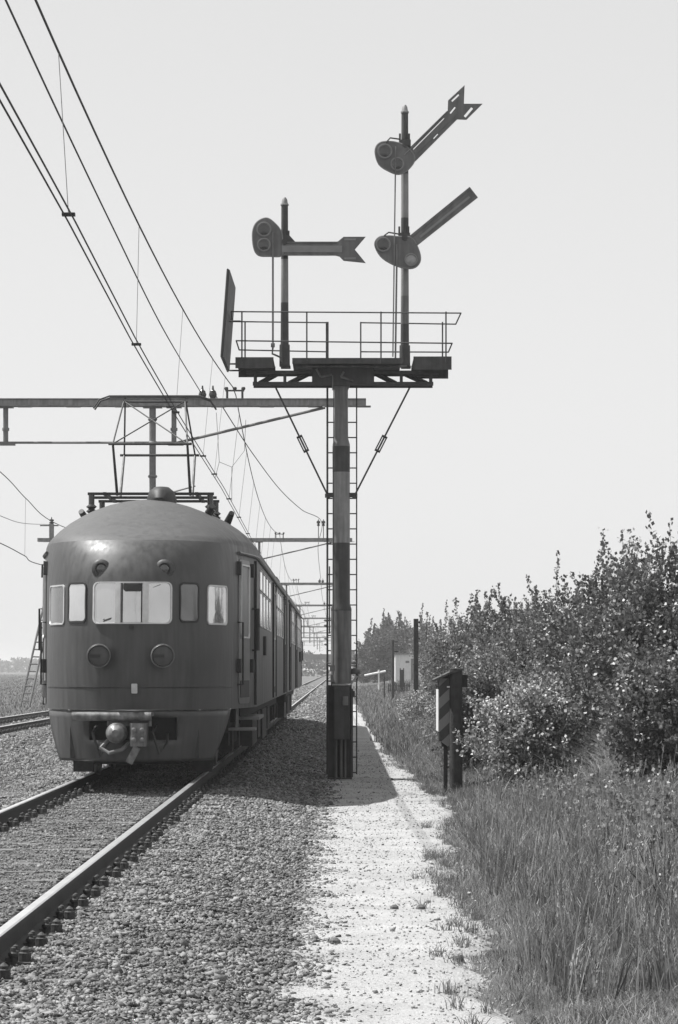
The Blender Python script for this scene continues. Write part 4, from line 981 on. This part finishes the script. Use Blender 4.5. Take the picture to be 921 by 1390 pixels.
for py in (931, 937): b.box(P(527, 0, 165).x, P(558, 0, 165).x, 165*K+.012, 165*K+.04, P(0, py, 165).z-.02, P(0, py, 165).z+.02)
b.build('pickets', 'wood_dark', fe)
bd = thing('road_bridge', (-8, 520*K, 0), 'low distant bridge crossing the line at the end of the tracks', 'bridge')
z1_ = P(0, 888, 520).z; z0_ = P(0, 895.5, 520).z
MB().box(-16, 9, 520*K, 520*K+6, z0_, z1_).build('deck', 'galv_dark', bd)
b = MB()
for x in (-14, 5): b.box(x-.6, x+.6, 520*K+.5, 520*K+5.5, -.3, z0_)
b.build('pier', 'galv_dark', bd)

# ------------------------------------------------------------------ foliage
LEAF = np.array([[0, 0, 0], [.5, .42, .06], [1, 0, 0], [.5, -.42, .06]])
def leaves(P0, size, dirs):
    n = len(P0); d = dirs/np.linalg.norm(dirs, axis=1)[:, None]
    a = rng.normal(size=(n, 3)); b_ = np.cross(d, a); b_ /= np.linalg.norm(b_, axis=1)[:, None]; c = np.cross(d, b_)
    V = P0[:, None, :]+size[:, None, None]*(LEAF[None, :, 0, None]*d[:, None]+LEAF[None, :, 1, None]*b_[:, None]+LEAF[None, :, 2, None]*c[:, None])
    return V.reshape(-1, 3), np.arange(n*4).reshape(n, 4)
def crown(rx, ry, h, zlow, nshoot, per, leaf, shoot=.35, up=.7, seed=0, spikes=0):
    """shoots spread through an uneven crown; returns leaf origins, directions, shoots"""
    k = nshoot*3; g = rng.normal(size=(k, 3)); g /= np.linalg.norm(g, axis=1)[:, None]
    rad = rng.random(k)**.38
    lump = 1+.2*np.sin(g[:, 0]*5+seed)*np.sin(g[:, 1]*4+seed*2)+.14*np.sin(g[:, 2]*9+seed*3+g[:, 0]*6)
    q = g*(rad*lump)[:, None]
    keep = vnoise(q[:, 0]*2.6+q[:, 2]*2, q[:, 1]*2.6+q[:, 2]*3, 1.6, seed) > rng.uniform(-1.0, .25, k)
    q = q[keep][:nshoot]; g = g[keep][:nshoot]; n = len(q)
    c = np.array([0, 0, (h+zlow)/2]); ext = np.array([rx, ry, (h-zlow)/2])
    p = q*ext+c; d = g*.7+np.array([0, 0, up])+rng.normal(0, .35, (n, 3)); d /= np.linalg.norm(d, axis=1)[:, None]
    L = shoot*rng.uniform(.5, 1.3, n)
    if spikes:
        idx = rng.choice(n, spikes); top = np.argsort(-p[:, 2])[:spikes*4]; idx = rng.choice(top, spikes)
        d[idx] = np.array([0, 0, 1])+rng.normal(0, .2, (spikes, 3)); L[idx] *= 1.9
    t_ = np.tile(np.linspace(.1, 1, per), (n, 1)); 
    O = p[:, None]+d[:, None]*(L[:, None]*t_)[..., None]; O = O.reshape(-1, 3)+rng.normal(0, .012, (n*per, 3))
    ld = np.repeat(d, per, 0)*.5+rng.normal(0, .75, (n*per, 3))
    if spikes:
        m_ = 46; tt = rng.random((spikes, m_)); O2 = p[idx][:, None]+d[idx][:, None]*(L[idx][:, None]*tt)[..., None]
        O = np.concatenate([O, O2.reshape(-1, 3)+rng.normal(0, .018, (spikes*m_, 3))]); ld = np.concatenate([ld, np.repeat(d[idx], m_, 0)*.9+rng.normal(0, .6, (spikes*m_, 3))])
    return O, ld, p, d, L
def foliage_meshes(kind, **kw):
    pass
def tree(name, label, cat, loc, rx, ry, h, zlow, nshoot, per, leaf, m, group, shoot=.35, seed=0, spikes=0, blossom=0, stems=5, up=.7, bl=.045):
    t_ = thing(name, loc, label, cat, group)
    O, ld, p, d, L = crown(rx, ry, h, zlow, nshoot, per, leaf, shoot, up, seed, spikes)
    V, F = leaves(O, leaf*rng.uniform(.6, 1.25, len(O)), ld)
    o = np_mesh('foliage', V, F, m, t_)
    # stems
    b = MB(); b.v = []; rs = random.Random(seed)
    for k in range(stems):
        a = rs.uniform(0, 6.28); e = Vector((math.cos(a)*rx*.6, math.sin(a)*ry*.6, h*rs.uniform(.6, .9))); m0_ = Vector((e.x*.4+rs.uniform(-.1, .1), e.y*.4, h*.4)); s_ = Vector((e.x*.1, e.y*.1, -.1))
        b.tube(s_, m0_, .035*h/3, 6, .022*h/3, False); b.tube(m0_, e, .022*h/3, 6, .008, False)
        for j in range(4):
            q_ = m0_.lerp(e, rs.random()); b.tube(q_, q_+Vector((rs.uniform(-1, 1)*rx*.5, rs.uniform(-1, 1)*ry*.5, rs.uniform(.1, .5)*h*.4)), .012*h/3, 5, .004, False)
    me = bpy.data.meshes.new('stems'); me.from_pydata(b.v, [], b.f); me.materials.append(M['bark']); so_ = bpy.data.objects.new('stems', me); COL.objects.link(so_); so_.parent = t_
    # twigs inside the leaf mesh's shoots
    n = min(len(p), 1500); a = p[:n]; e = p[:n]+d[:n]*L[:n, None]; w_ = np.array([.004, 0, 0])
    V = np.stack([a-w_, a+w_, e+w_*.4, e-w_*.4], 1).reshape(-1, 3); np_mesh('twigs', V, np.arange(n*4).reshape(n, 4), 'bark', t_)
    if blossom:
        ee = (p+d*L[:, None])[rng.choice(len(p), min(blossom, len(p)), replace=False)]
        ee = np.repeat(ee, 5, 0)+rng.normal(0, .03, (len(ee)*5, 3)); V, F = leaves(ee, bl*rng.uniform(.6, 1.3, len(ee)), rng.normal(size=(len(ee), 3))); np_mesh('blossom', V, F, 'blossom', t_)
    return t_
def at(px, D, dz=0): p = P(px, VY, D); return (p.x, p.y, float(gz(p.x, D))+dz)
G = 'shrubs along the right side of the path'
tree('shrub', 'tallest dark bush at the right edge with upright shoots against the sky', 'shrub', at(905, 37), 1.1, 1.3, 2.35, .4, 3000, 12, .055, 'leaf_dark', G, .34, 1, 60, 450, 7)
tree('shrub', 'tall spiky bush left of the tallest one, long shoots above the skyline', 'shrub', at(838, 43), 1.0, 1.4, 2.42, .4, 3200, 12, .055, 'leaf_dark', G, .34, 2, 60, 380, 7)
tree('shrub', 'broad rounded bush in the middle of the hedge', 'shrub', at(762, 51), 1.0, 1.6, 2.3, .4, 3000, 11, .058, 'leaf', G, .3, 3, 20, 260, 6)
tree('shrub', 'bush with a pointed top left of the middle of the hedge', 'shrub', at(700, 57), .95, 1.6, 2.45, .3, 2600, 11, .06, 'leaf', G, .3, 4, 20, 30, 6)
tree('shrub', 'lower bush above the striped cabinet', 'shrub', at(648, 64), .95, 1.8, 2.4, .2, 2400, 11, .062, 'leaf', G, .3, 5, 14, 160, 5)
tree('shrub', 'small leftmost bush of the hedge beside the tallest post', 'shrub', at(612, 100), 1.0, 2.0, 2.75, .2, 1900, 10, .065, 'leaf', G, .3, 6, 8, 30, 5)
tree('shrub', 'pale leafed low bush with white blossom right of the striped cabinet', 'shrub', at(735, 38.5), .8, .8, 1.25, .0, 2100, 11, .05, 'leaf_pale', G, .22, 7, 0, 900, 5)
tree('shrub', 'low dark bush directly behind the striped cabinet', 'shrub', at(655, 45), .5, .7, 1.25, .0, 1100, 10, .05, 'leaf_dark', G, .25, 8, 0, 100, 4)
tree('shrub', 'thick bush under the spiky one, dark at its foot', 'shrub', at(820, 40), .8, .8, 1.45, .0, 2200, 11, .052, 'leaf', G, .28, 9, 0, 60, 5)
tree('shrub', 'leafy bush below the tallest one at the right edge', 'shrub', at(915, 34), .7, .6, 1.35, .1, 1900, 11, .05, 'leaf', G, .28, 10, 0, 40, 5)
tree('shrub', 'scrubby bush between the cabinet and the middle of the hedge', 'shrub', at(688, 50), .9, 1.2, 1.75, .0, 2000, 10, .055, 'leaf_pale', G, .28, 11, 0, 150, 5)
tree('shrub', 'white flowering weed clump at the foot of the tallest post', 'shrub', at(573, 84), .55, 1.6, .8, .0, 700, 9, .05, 'leaf_pale', G, .2, 12, 0, 330, 3)
# undergrowth: weeds of all heights in front of the hedge
def undergrowth(name, label, n, m, D0, D1, hmax, leaf):
    cx_ = rng.random(n); D = D0+(D1-D0)*rng.random(n)**1.3; x0 = np.interp(D, [18, 26, 32, 40, 50, 60, 90], [2.2, 2.3, 2.1, 1.9, 1.75, 1.6, 1.45]); x1 = .115*D+1.5; x = x0+(x1-x0)*cx_
    hh = hmax*np.clip(.35+.4*vnoise(x, D, 2.1, 5)+.35*vnoise(x, D, 6.1, 2)+.25*rng.random(n), .05, 1)*np.interp(x-x0, [0, .5], [.3, 1])
    per = 16; O = np.repeat(np.stack([x, D*K, gz(x, D)], -1), per, 0); t_ = rng.random(n*per); O[:, 2] += t_*np.repeat(hh, per); O[:, :2] += rng.normal(0, .05, (n*per, 2))
    V, F = leaves(O, leaf*rng.uniform(.5, 1.3, len(O)), rng.normal(size=(len(O), 3))+np.array([0, 0, .5])); tag(np_mesh(name, V, F, m), label, 'weeds', kind='stuff')
undergrowth('undergrowth', 'leafy weeds growing along the foot of the hedge', 9000, 'leaf_pale', 18, 90, .36, .042)
undergrowth('undergrowth', 'darker broad leafed weeds along the foot of the hedge', 6000, 'leaf', 24, 90, .45, .05)
GF = 'distant trees beyond the white building'
for (px, D, rx, h, lab) in ((512, 300, 1.8, 5.0, 'low bushy distant tree nearest the signal mast'), (528, 310, 1.7, 6.4, 'tallest rounded distant tree behind the second post'), (551, 305, 1.9, 6.2, 'distant tree behind the white building'), (578, 300, 1.7, 5.8, 'rightmost distant tree, partly behind the hedge'), (498, 320, 1.1, 3.4, 'small distant tree beside the pale shed')):
    tree('distant_tree', lab, 'tree', (P(px, 0, D).x, D*K, 0), rx, rx, h, .4, 2000, 7, .19, 'leaf_far', GF, .6, int(px), 10, 0, 6)
# distant tree belts
def belt(x0, x1, D, h, n, name, label, leaf):
    x = rng.uniform(x0, x1, n); hh = h*(.7+.25*vnoise(x, x*0, 9/(x1-x0)*6, 4)+.1*vnoise(x, x, 60/(x1-x0)*6, 6))
    O = np.stack([x, D*K+rng.uniform(-6, 6, n), hh*rng.random(n)**.7], -1); V, F = leaves(O, leaf*rng.uniform(.6, 1.3, n), rng.normal(size=(n, 3)))
    o = np_mesh(name, V, F, 'leaf_far'); tag(o, label, 'wood', kind='stuff')
belt(-420, -60, 1500, 7.5, 16000, 'far_wood', 'low far-off line of trees on the left horizon', 1.8)
belt(-45, 40, 640, 6.2, 8000, 'far_wood', 'far-off trees above the low bridge at the end of the line', .8)

# ------------------------------------------------------------------ grass
def blades(name, x, D, z, hgt, wid, m, label, cat, lean=.35):
    n = len(x); a = rng.uniform(0, 2*np.pi, n); dx = np.stack([np.cos(a), np.sin(a), 0*a], -1)
    b_ = rng.uniform(0, 2*np.pi, n); ln = (np.stack([np.cos(b_), np.sin(b_), 0*b_], -1)*(rng.random(n)*lean*2)[:, None])*hgt[:, None]
    base = np.stack([x, D*K, z], -1); up = np.array([0, 0, 1.0])
    mid = base+ln*.35+up*(hgt*.55)[:, None]; tip = base+ln+up*(hgt*rng.uniform(.75, 1, n))[:, None]; w_ = dx*wid[:, None]*.5
    V = np.stack([base-w_, base+w_, mid+w_*.75, tip, mid-w_*.75], 1).reshape(-1, 3)
    i = np.arange(n)*5; F = np.concatenate([np.stack([i, i+1, i+2, i+4], -1), np.stack([i+4, i+2, i+3, i+3], -1)])
    me = bpy.data.meshes.new(name)
    F4 = np.stack([i, i+1, i+2, i+4], -1); F3 = np.stack([i+4, i+2, i+3], -1)
    me.vertices.add(len(V)); me.vertices.foreach_set('co', V.astype(np.float32).ravel())
    loops = np.concatenate([F4.ravel(), F3.ravel()]).astype(np.int32); me.loops.add(len(loops)); me.loops.foreach_set('vertex_index', loops)
    st = np.concatenate([np.arange(n)*4, 4*n+np.arange(n)*3]).astype(np.int32); me.polygons.add(2*n); me.polygons.foreach_set('loop_start', st)
    me.update(calc_edges=True); me.validate(); me.materials.append(M[m]); o = bpy.data.objects.new(name, me); COL.objects.link(o)
    return tag(o, label, cat, kind='stuff')
def scatter(n, D0, D1, xmin_f, pad=1.6):
    D = D0*(D1/D0)**rng.random(n); x0 = xmin_f(D); x1 = 460/4000*D+pad; x = x0+(x1-x0)*rng.random(n); return x, D
ed = lambda D: edge_path(D)-.06
x, D = scatter(330000, 11.5, 60, ed)
cl = vnoise(x, D, 3.1, 9)+.5*vnoise(x, D, 8, 3); edge = np.clip((x-edge_path(D))/np.interp(D, [12, 22, 60], [.75, .35, .15]), 0.05, 1)
ok = rng.random(len(x)) < edge*np.clip(.75+.4*cl, .25, 1); x, D, cl, edge = x[ok], D[ok], cl[ok], edge[ok]
h = (.08+.07*np.clip(cl, -.6, 1.2)+.09*rng.random(len(x))**2)*np.clip(edge+.3, .4, 1)*np.interp(D, [12, 18, 24, 60], [.6, .75, .95, 1.15])*(1+.35*vnoise(x, D, 1.1, 6))
dry = rng.random(len(x)) < np.interp(D, [12, 17, 25, 60], [.55, .42, .3, .22])
zg = gz(x, D)
wv = .0038*np.interp(D, [12, 25, 60], [1, 1.35, 2.6])*rng.uniform(.7, 1.4, len(x))
blades('grass', x[~dry], D[~dry], zg[~dry], h[~dry], wv[~dry], 'grass', 'rough green grass covering the bank right of the path', 'grass', .6)
blades('grass', x[dry], D[dry], zg[dry], h[dry]*.95, wv[dry]*.9, 'grass_dry', 'pale dry grass blades mixed into the green bank', 'grass', .8)
x, D = scatter(60000, 55, 260, lambda D: edge_path(np.minimum(D, 130))-.02, 3)
blades('grass', x, D, gz(x, D), rng.uniform(.12, .38, len(x)), .012*np.interp(D, [55, 260], [1.3, 5]), 'grass', 'distant tall grass on the verge beyond the posts', 'grass')
# taller reed-like tufts
tx, tD = scatter(260, 15, 40, lambda D: edge_path(D)+.35, .6); x = np.repeat(tx, 26)+rng.normal(0, .045, 26*260); D = np.repeat(tD, 26)+rng.normal(0, .05, 26*260)
blades('tall_grass', x, D, gz(x, D), rng.uniform(.18, .42, len(x)), np.full(len(x), .009), 'leaf', 'darker taller tufts standing up in the grass bank', 'grass', .35)
# small tufts and weeds creeping over the path edge
nt_ = 170; tD = rng.uniform(12, 60, nt_); tx = edge_path(tD)-rng.exponential(.06, nt_)+.05; x = np.repeat(tx, 30)+rng.normal(0, .03, nt_*30); D = np.repeat(tD, 30)+rng.normal(0, .04, nt_*30)
blades('grass_tufts', x, D, np.full(len(x), .005), rng.uniform(.03, .12, len(x)), np.full(len(x), .0055), 'leaf', 'small tufts of grass creeping over the edge of the pale path', 'grass', .7)
# seed-headed stalks
tx, tD = scatter(900, 14, 45, lambda D: edge_path(D)+.3, .8)
b = MB()
for x_, D_ in zip(tx, tD):
    z_ = float(gz(x_, D_)); h_ = random.uniform(.25, .6); e = Vector((x_+random.uniform(-.12, .12), D_*K+random.uniform(-.1, .1), z_+h_)); b.tube((x_, D_*K, z_), e, .0025, 4, .0015, False)
    for q in range(5): b.tube(e-Vector((0, 0, q*.018)), e+Vector((random.uniform(-.02, .02), random.uniform(-.02, .02), .03-q*.018)), .0035, 4, .001, False)
tag(b.build('seed_stalks', 'grass_dry'), 'thin pale stalks with seed heads standing above the grass bank', 'grass stalks', kind='stuff')
# dry long grass heap at the right edge
hx = P(888, 0, 37).x; x = hx+rng.normal(0, .36, 9000); D = 36+rng.normal(0, .8, 9000)
zh = rng.random(9000)*.75*np.exp(-((x-hx)/.55)**2)*np.exp(-((D-36)/1.2)**2)+gz(x, D)
blades('brush_heap', x, D, zh, rng.uniform(.25, .6, 9000), np.full(9000, .007), 'grass_dry', 'heap of long bleached dry grass at the right edge', 'dry grass', .95)
# field grass on the left and weeds along the second track
n = 60000; D = 70*(900/70)**rng.random(n); x = -11.6-rng.random(n)*(.12*D+6)
blades('field_grass', x, D, gz(x, D), rng.uniform(.05, .2, n), .02*np.interp(D, [70, 900], [1, 14]), 'grass', 'grass of the flat field beyond the second track', 'grass')
# bare dark twigs at lower right
tw = thing('dead_branch', at(905, 19.5), 'bare dark forked branches sticking out of the grass at the lower right', 'branch')
o0 = Vector(at(905, 19.5)); b = MB()
for (dx, dy, dz) in ((-.05, .1, .52), (-.12, 0, .45), (-.2, -.1, .42), (.03, .1, .5), (-.4, .1, .2), (-.28, -.1, .3)):
    e = o0+Vector((dx, dy, dz)); mq = o0.lerp(e, .5)+Vector((random.uniform(-.02, .02), 0, random.uniform(-.02, .02)))
    b.tube(o0+Vector((0, 0, -.03)), mq, .006, 6, .0045); b.tube(mq, e, .0045, 6, .002); b.tube(mq, mq+Vector((dx*.4+.03, .03, dz*.35)), .003, 5, .0015)
b.build('branches', 'wood_dark', tw)

# ------------------------------------------------------------------ haze
hz = bpy.data.materials.new('haze air'); hz.use_nodes = True; n = hz.node_tree; n.nodes.clear()
pv = n.nodes.new('ShaderNodeVolumePrincipled'); pv.inputs['Density'].default_value = 0.00045; pv.inputs['Color'].default_value = (.97, .97, .97, 1); pv.inputs['Anisotropy'].default_value = 0.2
ou = n.nodes.new('ShaderNodeOutputMaterial'); n.links.new(pv.outputs[0], ou.inputs['Volume']); M['haze'] = hz
o = MB().box(-4000, 4000, -60, 7900, -1.6, 14).build('haze', 'haze'); tag(o, 'thin pale haze in the distance along the line', 'haze', kind='stuff')
